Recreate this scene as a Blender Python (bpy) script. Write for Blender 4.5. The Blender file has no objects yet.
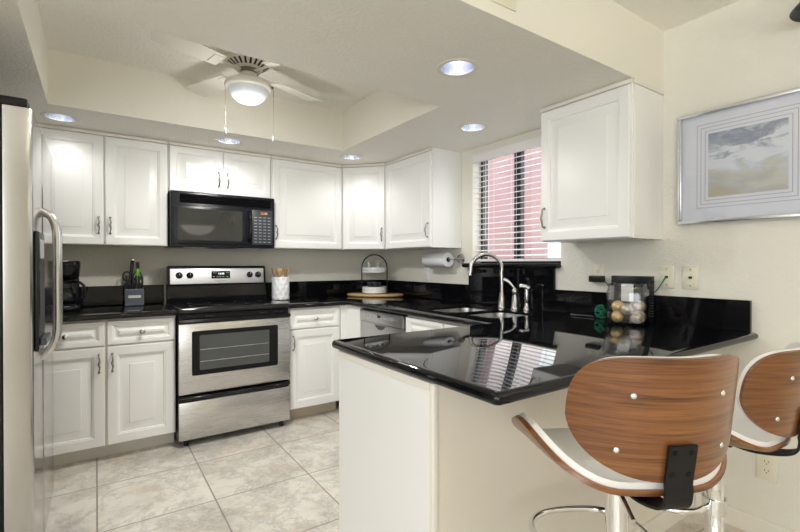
import bpy, bmesh, math, random
from mathutils import Vector, Matrix
random.seed(7)
PI = math.pi
SC = bpy.context.scene
COL = SC.collection

# ------------------------------------------------------------------ camera
cam_d = bpy.data.cameras.new('camera')
cam = bpy.data.objects.new('camera', cam_d)
COL.objects.link(cam)
cam_d.sensor_width = 36.0
cam_d.lens = 36.0 * 444.43 / 800.0
cam_d.clip_start = 0.05
cam.location = (0, 0, 1.226)
cam.rotation_euler = (math.radians(90 - 0.336), 0, math.radians(55.631 - 90))
SC.camera = cam

# ------------------------------------------------------------------ world, sun, daylight, exposure
W = bpy.data.worlds.new('world')
SC.world = W
W.use_nodes = True
W.node_tree.nodes['Background'].inputs['Color'].default_value = (0.92, 0.96, 1.0, 1)
W.node_tree.nodes['Background'].inputs['Strength'].default_value = 1.7

def light(name, kind, loc, energy, color=(1, 1, 1), rot=(0, 0, 0), parent=None, **kw):
    d = bpy.data.lights.new(name, kind)
    d.energy = energy
    d.color = color
    for k, v in kw.items():
        setattr(d, k, v)
    o = bpy.data.objects.new(name, d)
    COL.objects.link(o)
    o.location = loc
    o.rotation_euler = rot
    if parent is not None:
        o.parent = parent
    return o

# daylight falling in through the patio opening behind the viewpoint and through the kitchen window
light('patio_daylight', 'AREA', (-1.80, -2.98, 1.45), 35, (0.94, 0.97, 1.0), (math.radians(105), 0, 0), shape='RECTANGLE', size=1.4, size_y=1.5)
light('side_daylight', 'AREA', (-2.56, -1.05, 1.50), 56, (0.94, 0.97, 1.0), (math.radians(105), 0, math.radians(-90)), shape='RECTANGLE', size=2.9, size_y=1.3)
light('window_daylight', 'AREA', (2.72, 2.16, 1.66), 5, (1.0, 0.97, 0.96), (0, math.radians(90), 0), shape='RECTANGLE', size=0.8, size_y=0.8)

vs = SC.view_settings
SC.display_settings.display_device = 'sRGB'
vs.view_transform = 'Standard'
vs.look = 'None'
vs.gamma = 1.0
vs.use_curve_mapping = False
vs.exposure = 0.0
try:
    SC.cycles.max_bounces = 14
    SC.cycles.diffuse_bounces = 10
    SC.cycles.glossy_bounces = 5
    SC.cycles.transparent_max_bounces = 12
    SC.cycles.sample_clamp_indirect = 6
    SC.cycles.use_denoising = True
    SC.cycles.caustics_reflective = False
    SC.cycles.caustics_refractive = False
except Exception:
    pass

# ------------------------------------------------------------------ materials
class NT:
    def __init__(s, name):
        s.m = bpy.data.materials.new(name)
        s.m.use_nodes = True
        s.t = s.m.node_tree
        s.n = s.t.nodes
        s.b = s.n['Principled BSDF']
        s.out = s.n['Material Output']
    def add(s, typ, **kw):
        n = s.n.new(typ)
        for k, v in kw.items():
            if k.startswith('_'):
                setattr(n, k[1:], v)
            else:
                n.inputs[k.replace('__', ' ')].default_value = v
        return n
    def link(s, a, b):
        s.t.links.new(a, b)
    def coords(s, scale=(1, 1, 1), loc=(0, 0, 0), rot=(0, 0, 0)):
        c = s.n.new('ShaderNodeTexCoord')
        mp = s.n.new('ShaderNodeMapping')
        mp.inputs['Scale'].default_value = scale
        mp.inputs['Location'].default_value = loc
        mp.inputs['Rotation'].default_value = rot
        s.link(c.outputs['Object'], mp.inputs['Vector'])
        return mp.outputs['Vector']
    def noise(s, vec, scale=5, detail=2, rough=0.5, dist=0.0):
        n = s.n.new('ShaderNodeTexNoise')
        n.inputs['Scale'].default_value = scale
        n.inputs['Detail'].default_value = detail
        n.inputs['Roughness'].default_value = rough
        n.inputs['Distortion'].default_value = dist
        s.link(vec, n.inputs['Vector'])
        return n.outputs['Fac']
    def ramp(s, fac, stops):
        r = s.n.new('ShaderNodeValToRGB')
        el = r.color_ramp.elements
        while len(el) < len(stops):
            el.new(0.5)
        for e, (p, c) in zip(el, stops):
            e.position = p
            e.color = (c[0], c[1], c[2], 1)
        s.link(fac, r.inputs['Fac'])
        return r.outputs['Color']
    def bump(s, h, strength=0.2, dist=0.01):
        b = s.n.new('ShaderNodeBump')
        b.inputs['Strength'].default_value = strength
        b.inputs['Distance'].default_value = dist
        s.link(h, b.inputs['Height'])
        s.link(b.outputs['Normal'], s.b.inputs['Normal'])
        return b
    def math(s, op, a, b=None):
        n = s.n.new('ShaderNodeMath')
        n.operation = op
        for i, v in enumerate((a, b)):
            if v is None:
                continue
            if isinstance(v, (int, float)):
                n.inputs[i].default_value = v
            else:
                s.link(v, n.inputs[i])
        return n.outputs[0]
    def mix(s, fac, a, b, blend='MIX'):
        n = s.n.new('ShaderNodeMix')
        n.data_type = 'RGBA'
        n.blend_type = blend
        for sock, v in ((n.inputs[0], fac), (n.inputs[6], a), (n.inputs[7], b)):
            if isinstance(v, (int, float)):
                sock.default_value = v
            elif isinstance(v, tuple):
                sock.default_value = (v[0], v[1], v[2], 1)
            else:
                s.link(v, sock)
        return n.outputs[2]

def plain(name, col, rough=0.5, metal=0.0, var=0.0, vscale=6, bump=0.0, bscale=200, coat=0.0, spec=0.5):
    t = NT(name)
    b = t.b.inputs
    b['Roughness'].default_value = rough
    b['Metallic'].default_value = metal
    b['Base Color'].default_value = (*col, 1)
    b['Coat Weight'].default_value = coat
    b['Specular IOR Level'].default_value = spec
    v = t.coords()
    n = t.noise(v, vscale, 3)
    lo = tuple(c * (1 - var) for c in col)
    hi = tuple(min(1, c * (1 + var)) for c in col)
    if var:
        t.link(t.ramp(n, [(0.3, lo), (0.7, hi)]), t.b.inputs['Base Color'])
    if bump:
        t.bump(t.noise(v, bscale, 3), bump, 0.003)
    return t.m

def emit(name, col, strength):
    t = NT(name)
    t.b.inputs['Base Color'].default_value = (*col, 1)
    t.b.inputs['Emission Color'].default_value = (*col, 1)
    t.b.inputs['Emission Strength'].default_value = strength
    return t.m

def thin_glass(name, tint=(1, 1, 1), rough=0.0, ior=1.45, boost=1.0, edge=0.9):
    t = NT(name)
    t.n.remove(t.b)
    tr = t.n.new('ShaderNodeBsdfTransparent')
    gl = t.n.new('ShaderNodeBsdfGlossy')
    gl.inputs['Roughness'].default_value = rough
    lw = t.n.new('ShaderNodeLayerWeight')
    lw.inputs['Blend'].default_value = 0.5
    t.link(t.ramp(lw.outputs['Facing'], [(0.0, tint), (0.7, tint), (0.97, tuple(c * edge for c in tint))]), tr.inputs['Color'])
    f0 = ((ior - 1) / (ior + 1)) ** 2
    f = t.math('MULTIPLY', t.math('ADD', t.math('MULTIPLY', t.math('POWER', lw.outputs['Facing'], 5.0), 1 - f0), f0), boost)
    mx = t.n.new('ShaderNodeMixShader')
    t.link(f, mx.inputs[0])
    t.link(tr.outputs[0], mx.inputs[1])
    t.link(gl.outputs[0], mx.inputs[2])
    t.link(mx.outputs[0], t.out.inputs['Surface'])
    return t.m

def brushed(name, col, rough, axis='x', amt=0.05):
    t = NT(name)
    t.b.inputs['Metallic'].default_value = 1.0
    sc = {'x': (2, 120, 120), 'y': (120, 2, 120), 'z': (120, 120, 2)}[axis]
    n = t.noise(t.coords(sc), 3, 3)
    t.link(t.ramp(n, [(0.25, tuple(c * 0.98 for c in col)), (0.75, tuple(min(1, c * 1.02) for c in col))]), t.b.inputs['Base Color'])
    t.link(t.math('ADD', t.math('MULTIPLY', n, amt), rough - amt / 2), t.b.inputs['Roughness'])
    return t.m

def textured_paint(name, col, rough, scale, strength, var=0.02):
    t = NT(name)
    t.b.inputs['Roughness'].default_value = rough
    t.b.inputs['Specular IOR Level'].default_value = 0.3
    v = t.coords()
    n = t.noise(v, scale, 4, 0.55, 0.3)
    s = t.ramp(n, [(0.42, (0, 0, 0)), (0.62, (1, 1, 1))])
    t.bump(s, strength, 0.006)
    w = t.noise(v, 1.5, 3)
    t.link(t.ramp(w, [(0.3, tuple(c * (1 - var) for c in col)), (0.7, tuple(c * (1 + var) for c in col))]), t.b.inputs['Base Color'])
    return t.m

M = {}
M['cab'] = plain('white_thermofoil', (0.84, 0.838, 0.825), 0.33, var=0.008, vscale=2)
M['cab_edge'] = plain('cream_cabinet_edge', (0.77, 0.74, 0.68), 0.45, var=0.01)
M['toe_white'] = plain('white_toe_board', (0.66, 0.64, 0.60), 0.5, var=0.02)  # toe board white, duller than the doors
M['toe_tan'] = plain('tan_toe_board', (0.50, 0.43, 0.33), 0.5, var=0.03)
M['wall'] = textured_paint('cream_wall_paint', (0.755, 0.735, 0.66), 0.7, 90, 0.25)
M['ceil'] = textured_paint('cream_ceiling_texture', (0.86, 0.84, 0.775), 0.75, 60, 0.4)
M['fascia'] = textured_paint('smooth_cream_soffit', (0.80, 0.775, 0.69), 0.7, 110, 0.10)
M['knee'] = textured_paint('knee_wall_bounce_tint', (0.76, 0.71, 0.62), 0.65, 110, 0.06)  # cream with warm bounced light put into the base colour
M['trim'] = plain('off_white_trim_paint', (0.78, 0.75, 0.68), 0.45, var=0.01)
M['steel'] = brushed('brushed_stainless', (0.60, 0.59, 0.58), 0.27, 'x')
M['steel_panel'] = brushed('satin_control_panel', (0.76, 0.77, 0.80), 0.42, 'x', 0.02)
M['steel_dw'] = brushed('brushed_stainless_dark', (0.50, 0.50, 0.50), 0.30, 'x')
M['steel_v'] = brushed('brushed_stainless_vertical', (0.62, 0.61, 0.60), 0.24, 'z')
M['steel_front'] = brushed('satin_fridge_front', (0.54, 0.53, 0.525), 0.17, 'z', 0.04)
M['nickel'] = plain('brushed_nickel', (0.50, 0.49, 0.475), 0.27, 1.0, 0.04, 40)
M['chrome'] = plain('chrome', (0.86, 0.86, 0.87), 0.05, 1.0, 0.01)
M['pewter'] = plain('dark_pewter', (0.30, 0.28, 0.26), 0.28, 1.0, 0.12, 60)
M['chain'] = plain('aged_brass_chain', (0.07, 0.055, 0.04), 0.6, 0.0, 0.1)
M['pewter_light'] = plain('light_pewter', (0.56, 0.54, 0.50), 0.26, 1.0, 0.08, 60)
M['black_gloss'] = plain('black_gloss_enamel', (0.006, 0.006, 0.007), 0.10, var=0.1, spec=0.28)
M['black_glass'] = plain('black_ceramic_glass', (0.008, 0.008, 0.010), 0.04, var=0.1)
M['black_satin'] = plain('black_satin_plastic', (0.010, 0.010, 0.011), 0.34, var=0.1, spec=0.3)
M['black_matte'] = plain('black_matte_metal', (0.007, 0.007, 0.0075), 0.48, var=0.1, bump=0.03, spec=0.3)
M['charcoal'] = plain('charcoal_plastic', (0.035, 0.04, 0.048), 0.35, var=0.08)
M['navy_black'] = plain('blue_black_plastic', (0.008, 0.0095, 0.014), 0.26, var=0.1, spec=0.35)
M['oven_window'] = plain('grey_oven_glass', (0.06, 0.065, 0.062), 0.05, var=0.1, coat=0.6)
M['mw_window'] = plain('dark_microwave_glass', (0.022, 0.024, 0.023), 0.04, var=0.1, coat=0.5)
M['white_plastic'] = plain('white_plastic', (0.80, 0.80, 0.79), 0.35, var=0.01)
M['cream_plastic'] = plain('cream_plate_plastic', (0.74, 0.71, 0.58), 0.35, var=0.01)
M['dark_slot'] = plain('dark_slot', (0.02, 0.02, 0.02), 0.6, var=0.05)
M['paper'] = plain('white_paper_towel', (0.80, 0.81, 0.84), 0.85, var=0.02, bump=0.15, bscale=160)
M['card'] = plain('brown_cardboard', (0.12, 0.10, 0.09), 0.9, var=0.1)
M['ceramic'] = plain('white_ceramic', (0.80, 0.81, 0.82), 0.25, var=0.01)
M['leather'] = plain('white_leatherette', (0.80, 0.79, 0.775), 0.42, var=0.015, bump=0.05, bscale=350)
M['fan_white'] = plain('white_fan_enamel', (0.76, 0.73, 0.66), 0.35, var=0.01)
M['opal'] = emit('opal_white_glass', (0.78, 0.83, 0.90), 0.08)
M['blind'] = plain('white_blind_slat', (0.84, 0.83, 0.83), 0.4, var=0.01)
M['bronze'] = plain('dark_bronze_frame', (0.025, 0.025, 0.03), 0.4, 0.3, var=0.1)
M['pane'] = thin_glass('window_glass', (0.95, 0.97, 0.97))
M['pic_glass'] = thin_glass('picture_glass', (0.98, 0.985, 1.0), 0.0, 1.45)
M['jar_glass'] = thin_glass('clear_jar_glass', (0.988, 0.993, 0.993), 0.0, 1.5, 1.2, 0.60)
M['carafe'] = thin_glass('smoky_carafe_glass', (0.55, 0.58, 0.62), 0.0, 1.5, 1.3)
M['bulb'] = emit('lamp_white', (0.98, 0.99, 1.0), 40.0)
M['reflector'] = plain('silver_reflector', (0.66, 0.69, 0.78), 0.25, 1.0, 0.02)
M['silver_frame'] = plain('silver_picture_frame', (0.72, 0.74, 0.78), 0.22, 1.0, 0.02)
M['mat'] = plain('white_picture_mat', (0.74, 0.75, 0.80), 0.8, var=0.01)
M['mat_line'] = plain('grey_brown_rule', (0.33, 0.31, 0.30), 0.8, var=0.02)
M['green_cable'] = plain('green_cable', (0.0, 0.16, 0.085), 0.4, var=0.1)
M['green_plastic'] = plain('lime_green_handle', (0.13, 0.52, 0.02), 0.35, var=0.05)
M['slate'] = plain('slate_grey_block', (0.085, 0.10, 0.125), 0.4, var=0.06)
M['label_silver'] = plain('silver_label', (0.62, 0.63, 0.65), 0.3, 0.6, 0.02)
M['grey_mark'] = plain('grey_ink', (0.32, 0.34, 0.38), 0.6, var=0.05)
M['pale_mark'] = plain('pale_ink', (0.42, 0.44, 0.46), 0.6, var=0.05)
M['display'] = emit('clock_digits', (0.75, 0.95, 0.9), 1.6)
M['display_amber'] = emit('amber_digits', (0.9, 0.45, 0.22), 0.35)
M['pink_stucco'] = textured_paint('pink_stucco', (0.70, 0.44, 0.45), 0.85, 60, 0.2, 0.05)
M['patio'] = textured_paint('pale_concrete', (0.62, 0.58, 0.53), 0.85, 40, 0.2, 0.05)
M['dark_shade'] = plain('dark_bronze_shade', (0.035, 0.036, 0.034), 0.32, 0.5, 0.12, 30)
M['bowl_glow'] = emit('frosted_bowl_glass', (1.0, 0.93, 0.82), 1.6)
M['red_light'] = plain('warm_brass', (0.55, 0.40, 0.22), 0.3, 1.0, 0.03)

def granite():
    t = NT('black_granite')
    v = t.coords()
    n = t.noise(v, 420, 2, 0.6)
    c = t.ramp(n, [(0.60, (0.004, 0.004, 0.005)), (0.70, (0.010, 0.010, 0.012)), (0.80, (0.035, 0.036, 0.04))])
    t.link(c, t.b.inputs['Base Color'])
    t.b.inputs['Roughness'].default_value = 0.035
    t.b.inputs['Specular IOR Level'].default_value = 0.34
    return t.m
M['granite'] = granite()

def tiles():
    t = NT('travertine_floor_tile')
    v = t.coords((1, 1, 1), (0.0, -0.384, 0))
    br = t.n.new('ShaderNodeTexBrick')
    br.offset = 0.0
    br.squash = 1.0
    t.link(v, br.inputs['Vector'])
    for k, val in (('Scale', 1.0), ('Mortar Size', 0.0042), ('Mortar Smooth', 0.2), ('Bias', 0.0), ('Brick Width', 0.5085), ('Row Height', 0.5125)):
        br.inputs[k].default_value = val
    br.inputs['Color1'].default_value = (0, 0, 0, 1)
    br.inputs['Color2'].default_value = (1, 1, 1, 1)
    tint = br.outputs['Color']
    ob = t.coords()
    big = t.noise(ob, 3.4, 12, 0.74, 0.25)
    base = t.ramp(big, [(0.30, (0.38, 0.365, 0.34)), (0.42, (0.58, 0.545, 0.485)), (0.53, (0.71, 0.67, 0.60)), (0.68, (0.77, 0.735, 0.67))])
    ve = t.noise(ob, 3.0, 12, 0.78, 0.35)
    d = t.math('ABSOLUTE', t.math('SUBTRACT', ve, 0.5))
    vein = t.ramp(d, [(0.0, (0.62, 0.62, 0.63)), (0.012, (0.82, 0.82, 0.82)), (0.045, (1, 1, 1))])
    c = t.mix(0.85, base, vein, 'MULTIPLY')
    rust = t.noise(ob, 4.2, 5, 0.6, 0.5)
    rm = t.ramp(rust, [(0.52, (0, 0, 0)), (0.72, (0.6, 0.6, 0.6))])
    c = t.mix(rm, c, (0.62, 0.50, 0.38))
    c = t.mix(1.0, c, t.ramp(tint, [(0, (0.93, 0.93, 0.93)), (1, (1.0, 1.0, 1.0))]), 'MULTIPLY')
    c = t.mix(br.outputs['Fac'], c, (0.27, 0.24, 0.20))
    t.link(c, t.b.inputs['Base Color'])
    t.link(t.math('ADD', t.math('MULTIPLY', big, 0.15), 0.28), t.b.inputs['Roughness'])
    h = t.math('ADD', t.math('MULTIPLY', br.outputs['Fac'], -1.0), t.math('MULTIPLY', ve, 0.12))
    t.bump(h, 0.25, 0.003)
    return t.m
M['tile'] = tiles()

def walnut(name, dark=1.0):
    t = NT(name)
    v = t.coords((1.3, 1.3, 26))
    n = t.noise(v, 2.2, 7, 0.62, 0.9)
    f = t.noise(t.coords((3, 3, 210)), 2.0, 3, 0.6, 0.15)
    s = t.math('ADD', t.math('MULTIPLY', n, 0.62), t.math('MULTIPLY', f, 0.38))
    c = t.ramp(s, [(0.34, tuple(x * dark for x in (0.070, 0.023, 0.007))), (0.44, tuple(x * dark for x in (0.21, 0.075, 0.021))),
                   (0.54, tuple(x * dark for x in (0.33, 0.128, 0.038))), (0.68, tuple(x * dark for x in (0.44, 0.19, 0.064)))])
    t.link(c, t.b.inputs['Base Color'])
    t.b.inputs['Roughness'].default_value = 0.30
    t.b.inputs['Coat Weight'].default_value = 0.25
    t.b.inputs['Coat Roughness'].default_value = 0.12
    return t.m
M['walnut'] = walnut('walnut_veneer', 0.62)
M['ply_edge'] = plain('amber_plywood_edge', (0.30, 0.11, 0.025), 0.35, var=0.1, vscale=60)

def wood(name, lo, hi, scale=(3, 40, 40)):
    t = NT(name)
    n = t.noise(t.coords(scale), 2.0, 4, 0.6, 0.5)
    t.link(t.ramp(n, [(0.3, lo), (0.7, hi)]), t.b.inputs['Base Color'])
    t.b.inputs['Roughness'].default_value = 0.45
    return t.m
M['bamboo'] = wood('bamboo_board', (0.46, 0.29, 0.13), (0.60, 0.42, 0.21))
M['spoon'] = wood('pale_utensil_wood', (0.42, 0.24, 0.09), (0.58, 0.37, 0.16), (30, 30, 4))

def gold(name, a, b):
    t = NT(name)
    n = t.noise(t.coords(), 28, 4, 0.6, 1.0)
    t.link(t.ramp(n, [(0.3, a), (0.7, b)]), t.b.inputs['Base Color'])
    t.b.inputs['Metallic'].default_value = 0.45
    t.b.inputs['Roughness'].default_value = 0.3
    t.bump(t.noise(t.coords(), 60, 2), 0.3, 0.003)
    return t.m
M['ball_gold'] = gold('gold_leaf_ball', (0.50, 0.33, 0.12), (0.78, 0.62, 0.34))
M['ball_silver'] = gold('champagne_ball', (0.38, 0.33, 0.27), (0.72, 0.66, 0.56))
M['ball_brown'] = gold('bronze_ball', (0.22, 0.15, 0.09), (0.58, 0.46, 0.32))

def crock_mat():
    t = NT('white_crock_glaze')
    t.b.inputs['Base Color'].default_value = (0.80, 0.81, 0.83, 1)
    t.b.inputs['Roughness'].default_value = 0.3
    c = t.n.new('ShaderNodeTexCoord')
    sp = t.n.new('ShaderNodeSeparateXYZ')
    t.link(c.outputs['Object'], sp.inputs[0])
    an = t.math('ARCTAN2', sp.outputs[1], sp.outputs[0])
    zz = t.math('MULTIPLY', sp.outputs[2], 75)
    a = t.math('SINE', t.math('ADD', t.math('MULTIPLY', an, 9), zz))
    b = t.math('SINE', t.math('SUBTRACT', t.math('MULTIPLY', an, 9), zz))
    t.bump(t.math('MAXIMUM', a, b), 0.6, 0.004)
    return t.m
M['crock'] = crock_mat()

def painting():
    t = NT('cloudscape_painting')
    v = t.coords((1, 1, 1))
    sp = t.n.new('ShaderNodeSeparateXYZ')
    t.link(v, sp.inputs[0])
    n = t.noise(t.coords((1, 7, 15), (3.3, 1.2, 0.4)), 1.0, 7, 0.62, 0.6)
    h = t.math('ADD', t.math('MULTIPLY', sp.outputs[2], 2.5), t.math('MULTIPLY', t.math('SUBTRACT', n, 0.5), 1.15))
    c = t.ramp(h, [(0.06, (0.50, 0.47, 0.36)), (0.16, (0.50, 0.52, 0.53)), (0.26, (0.60, 0.57, 0.46)), (0.36, (0.56, 0.60, 0.64)), (0.47, (0.72, 0.74, 0.77)),
                   (0.58, (0.70, 0.72, 0.75)), (0.66, (0.40, 0.43, 0.49)), (0.78, (0.27, 0.30, 0.37)), (0.88, (0.48, 0.52, 0.56)), (1.0, (0.52, 0.52, 0.46))])
    t.link(c, t.b.inputs['Base Color'])
    t.b.inputs['Roughness'].default_value = 0.8
    return t.m
M['painting'] = painting()

# ------------------------------------------------------------------ mesh helpers
def obj(name, bm, mat, parent=None, smooth=None, loc=None):
    me = bpy.data.meshes.new(name)
    bmesh.ops.recalc_face_normals(bm, faces=bm.faces[:])
    bm.to_mesh(me)
    bm.free()
    if smooth is not None:
        for p in me.polygons:
            p.use_smooth = True
        me.set_sharp_from_angle(angle=math.radians(smooth))
    me.materials.append(M[mat] if isinstance(mat, str) else mat)
    o = bpy.data.objects.new(name, me)
    COL.objects.link(o)
    if parent is not None:
        o.parent = parent
    if loc is not None:
        o.location = loc
    return o

def tag(o, label, cat, group=None, kind=None):
    o['label'] = label
    o['category'] = cat
    if group:
        o['group'] = group
    if kind:
        o['kind'] = kind
    return o

def thing(name, label, cat, loc=(0, 0, 0), rz=0.0, group=None):
    o = bpy.data.objects.new(name, None)
    o.empty_display_size = 0.1
    COL.objects.link(o)
    o.location = loc
    o.rotation_euler = (0, 0, rz)
    return tag(o, label, cat, group)

def struct(name, bm, mat, label=None, smooth=None):
    o = obj(name, bm, mat, None, smooth)
    o['kind'] = 'structure'
    if label:
        o['label'] = label
        o['category'] = name.split('_')[0]
    return o

def kids(o):
    return [c for c in bpy.data.objects if c.parent == o]

def copy_tree(o, loc=None, rz=None, label=None):
    def rec(src, par):
        c = src.copy()
        COL.objects.link(c)
        c.parent = par
        for k in kids(src):
            rec(k, c)
        return c
    r = rec(o, None)
    if loc is not None:
        r.location = loc
    if rz is not None:
        r.rotation_euler = (0, 0, rz)
    if label:
        r['label'] = label
    return r

def nb():
    return bmesh.new()

def box(bm, x0, x1, y0, y1, z0, z1, bev=0.0, seg=2):
    vs_ = [bm.verts.new((x, y, z)) for x in (x0, x1) for y in (y0, y1) for z in (z0, z1)]
    idx = [(0, 1, 3, 2), (4, 6, 7, 5), (0, 4, 5, 1), (2, 3, 7, 6), (0, 2, 6, 4), (1, 5, 7, 3)]
    fs = [bm.faces.new([vs_[i] for i in f]) for f in idx]
    if bev > 0:
        es = list({e for f in fs for e in f.edges})
        bmesh.ops.bevel(bm, geom=es, offset=bev, segments=seg, profile=0.5, affect='EDGES')
    return bm

def bxm(*a, **k):
    return box(nb(), *a, **k)

def ring(bm, c, r, ax, ay, n):
    return [bm.verts.new(c + ax * (r * math.cos(2 * PI * i / n)) + ay * (r * math.sin(2 * PI * i / n))) for i in range(n)]

def bridge(bm, a, b):
    n = len(a)
    for i in range(n):
        j = (i + 1) % n
        bm.faces.new((a[i], a[j], b[j], b[i]))

def frame_of(d):
    d = d.normalized()
    u = Vector((0, 0, 1)) if abs(d.z) < 0.9 else Vector((1, 0, 0))
    ax = d.cross(u).normalized()
    return ax, d.cross(ax).normalized()

def cyl(bm, p0, p1, r0, r1=None, n=24):
    p0, p1 = Vector(p0), Vector(p1)
    r1 = r0 if r1 is None else r1
    ax, ay = frame_of(p1 - p0)
    a, b = ring(bm, p0, r0, ax, ay, n), ring(bm, p1, r1, ax, ay, n)
    bridge(bm, a, b)
    bm.faces.new(a)
    bm.faces.new(b)
    return bm

def smooth_path(pts, sub=6, closed=False):
    P = [Vector(p) for p in pts]
    n = len(P)
    out = []
    rng = range(n) if closed else range(n - 1)
    for i in rng:
        p0 = P[(i - 1) % n] if (closed or i > 0) else P[0] * 2 - P[1]
        p1, p2 = P[i], P[(i + 1) % n]
        p3 = P[(i + 2) % n] if (closed or i + 2 < n) else P[-1] * 2 - P[-2]
        for k in range(sub):
            t = k / sub
            out.append(0.5 * ((2 * p1) + (p2 - p0) * t + (2 * p0 - 5 * p1 + 4 * p2 - p3) * t * t + (3 * p1 - p0 - 3 * p2 + p3) * t ** 3))
    if not closed:
        out.append(P[-1])
    return out

def tube(bm, pts, r, n=10, closed=False):
    P = [Vector(p) for p in pts]
    m = len(P)
    rs = r if isinstance(r, (list, tuple)) else [r] * m
    prev = None
    rings = []
    for i in range(m):
        if closed:
            d = P[(i + 1) % m] - P[(i - 1) % m]
        else:
            d = P[min(i + 1, m - 1)] - P[max(i - 1, 0)]
        d.normalize()
        if prev is None:
            ax, ay = frame_of(d)
        else:
            ax = (prev - d * prev.dot(d)).normalized()
            ay = d.cross(ax).normalized()
        prev = ax
        rings.append(ring(bm, P[i], rs[i], ax, ay, n))
    for i in range(m - 1):
        bridge(bm, rings[i], rings[i + 1])
    if closed:
        bridge(bm, rings[-1], rings[0])
    else:
        bm.faces.new(rings[0])
        bm.faces.new(rings[-1])
    return bm

def lathe(bm, prof, c=(0, 0, 0), n=32, axis='z'):
    """prof: list of (r, h); ends with r=0 close to a point, otherwise open profile is capped only if r>0 ends coincide"""
    c = Vector(c)
    A = {'z': (Vector((1, 0, 0)), Vector((0, 1, 0)), Vector((0, 0, 1))), 'y': (Vector((1, 0, 0)), Vector((0, 0, 1)), Vector((0, -1, 0))),
         'x': (Vector((0, 1, 0)), Vector((0, 0, 1)), Vector((1, 0, 0)))}[axis]
    rows = []
    for r, h in prof:
        if r < 1e-6:
            rows.append([bm.verts.new(c + A[2] * h)])
        else:
            rows.append(ring(bm, c + A[2] * h, r, A[0], A[1], n))
    for a, b in zip(rows, rows[1:]):
        if len(a) == 1 and len(b) == 1:
            continue
        if len(a) == 1:
            for i in range(n):
                bm.faces.new((a[0], b[i], b[(i + 1) % n]))
        elif len(b) == 1:
            for i in range(n):
                bm.faces.new((a[i], a[(i + 1) % n], b[0]))
        else:
            bridge(bm, a, b)
    return bm

def sphere(bm, c, r, n=20, m=12, sz=1.0):
    prof = [(r * math.sin(PI * i / m), -r * sz * math.cos(PI * i / m)) for i in range(m + 1)]
    prof[0] = (0, -r * sz)
    prof[-1] = (0, r * sz)
    return lathe(bm, prof, c, n)

def xform(bm, mat):
    bmesh.ops.transform(bm, matrix=mat, verts=bm.verts[:])
    return bm

def offset_poly(P, d):
    """inset a CCW polygon by d with mitred corners"""
    n = len(P)
    out = []
    for i in range(n):
        a, b, c = Vector(P[i - 1]), Vector(P[i]), Vector(P[(i + 1) % n])
        e1, e2 = (b - a).normalized(), (c - b).normalized()
        n1, n2 = Vector((-e1.y, e1.x)), Vector((-e2.y, e2.x))
        k = 1 + n1.dot(n2)
        out.append(b + (n1 + n2) * (d / k))
    return [(p.x, p.y) for p in out]

def round_corner(P, idx, r, seg=6):
    out = []
    n = len(P)
    for i in range(n):
        if i not in idx:
            out.append(P[i])
            continue
        a, b, c = Vector(P[i - 1]), Vector(P[i]), Vector(P[(i + 1) % n])
        u, v = (a - b).normalized(), (c - b).normalized()
        p0, p1 = b + u * r, b + v * r
        cc = b + u * r + v * r
        for k in range(seg + 1):
            t = k / seg * PI / 2
            p = cc - v * r * math.cos(t) - u * r * math.sin(t)
            out.append((p.x, p.y))
    return out

def slab(bm, poly, z0, z1, holes=(), edge=0.016, seg=5):
    """horizontal slab with a half-round outer edge and optional holes (CCW polygons)"""
    h = z1 - z0
    rows = []
    K = 2 * seg
    for k in range(K + 1):
        a = -PI / 2 + PI * k / K
        ins = edge * (1 - math.cos(a))
        z = (z0 + z1) / 2 + h / 2 * math.sin(a)
        rows.append([bm.verts.new((x, y, z)) for x, y in offset_poly(poly, ins)])
    for a, b in zip(rows, rows[1:]):
        bridge(bm, a, b)
    hr = []
    for H in holes:
        a = [bm.verts.new((x, y, z0)) for x, y in H]
        b = [bm.verts.new((x, y, z1)) for x, y in H]
        bridge(bm, a, b)
        hr.append((a, b))
    for outer, k in ((rows[0], 0), (rows[-1], 1)):
        es = []
        for loop in [outer] + [h_[k] for h_ in hr]:
            for i in range(len(loop)):
                es.append(bm.edges.get((loop[i], loop[(i + 1) % len(loop)])))
        bmesh.ops.triangle_fill(bm, edges=es, use_beauty=True, use_dissolve=False)
    return bm

def flat_fill(bm, outer, holes, z):
    es = []
    for L in [outer] + list(holes):
        vs_ = [bm.verts.new((x, y, z)) for x, y in L]
        for i in range(len(vs_)):
            es.append(bm.edges.new((vs_[i], vs_[(i + 1) % len(vs_)])))
    bmesh.ops.triangle_fill(bm, edges=es, use_beauty=True, use_dissolve=False)
    return bm

def circle2(cx, cy, r, n=32, ry=None):
    ry = ry or r
    return [(cx + r * math.cos(2 * PI * i / n), cy + ry * math.sin(2 * PI * i / n)) for i in range(n)]

def rrect2(x0, x1, y0, y1, r, seg=6):
    return round_corner([(x0, y0), (x1, y0), (x1, y1), (x0, y1)], (0, 1, 2, 3), r, seg)

def text_mesh(name, s, size, mat, parent, mtx, depth=0.0006):
    cu = bpy.data.curves.new(name, 'FONT')
    cu.body = s
    cu.size = size
    cu.extrude = depth
    cu.align_x = 'CENTER'
    cu.align_y = 'CENTER'
    o = bpy.data.objects.new(name, cu)
    COL.objects.link(o)
    dg = bpy.context.evaluated_depsgraph_get()
    me = bpy.data.meshes.new_from_object(o.evaluated_get(dg))
    bpy.data.objects.remove(o)
    me.transform(mtx)
    me.materials.clear()
    me.materials.append(M[mat])
    r = bpy.data.objects.new(name, me)
    COL.objects.link(r)
    r.parent = parent
    return r

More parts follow.
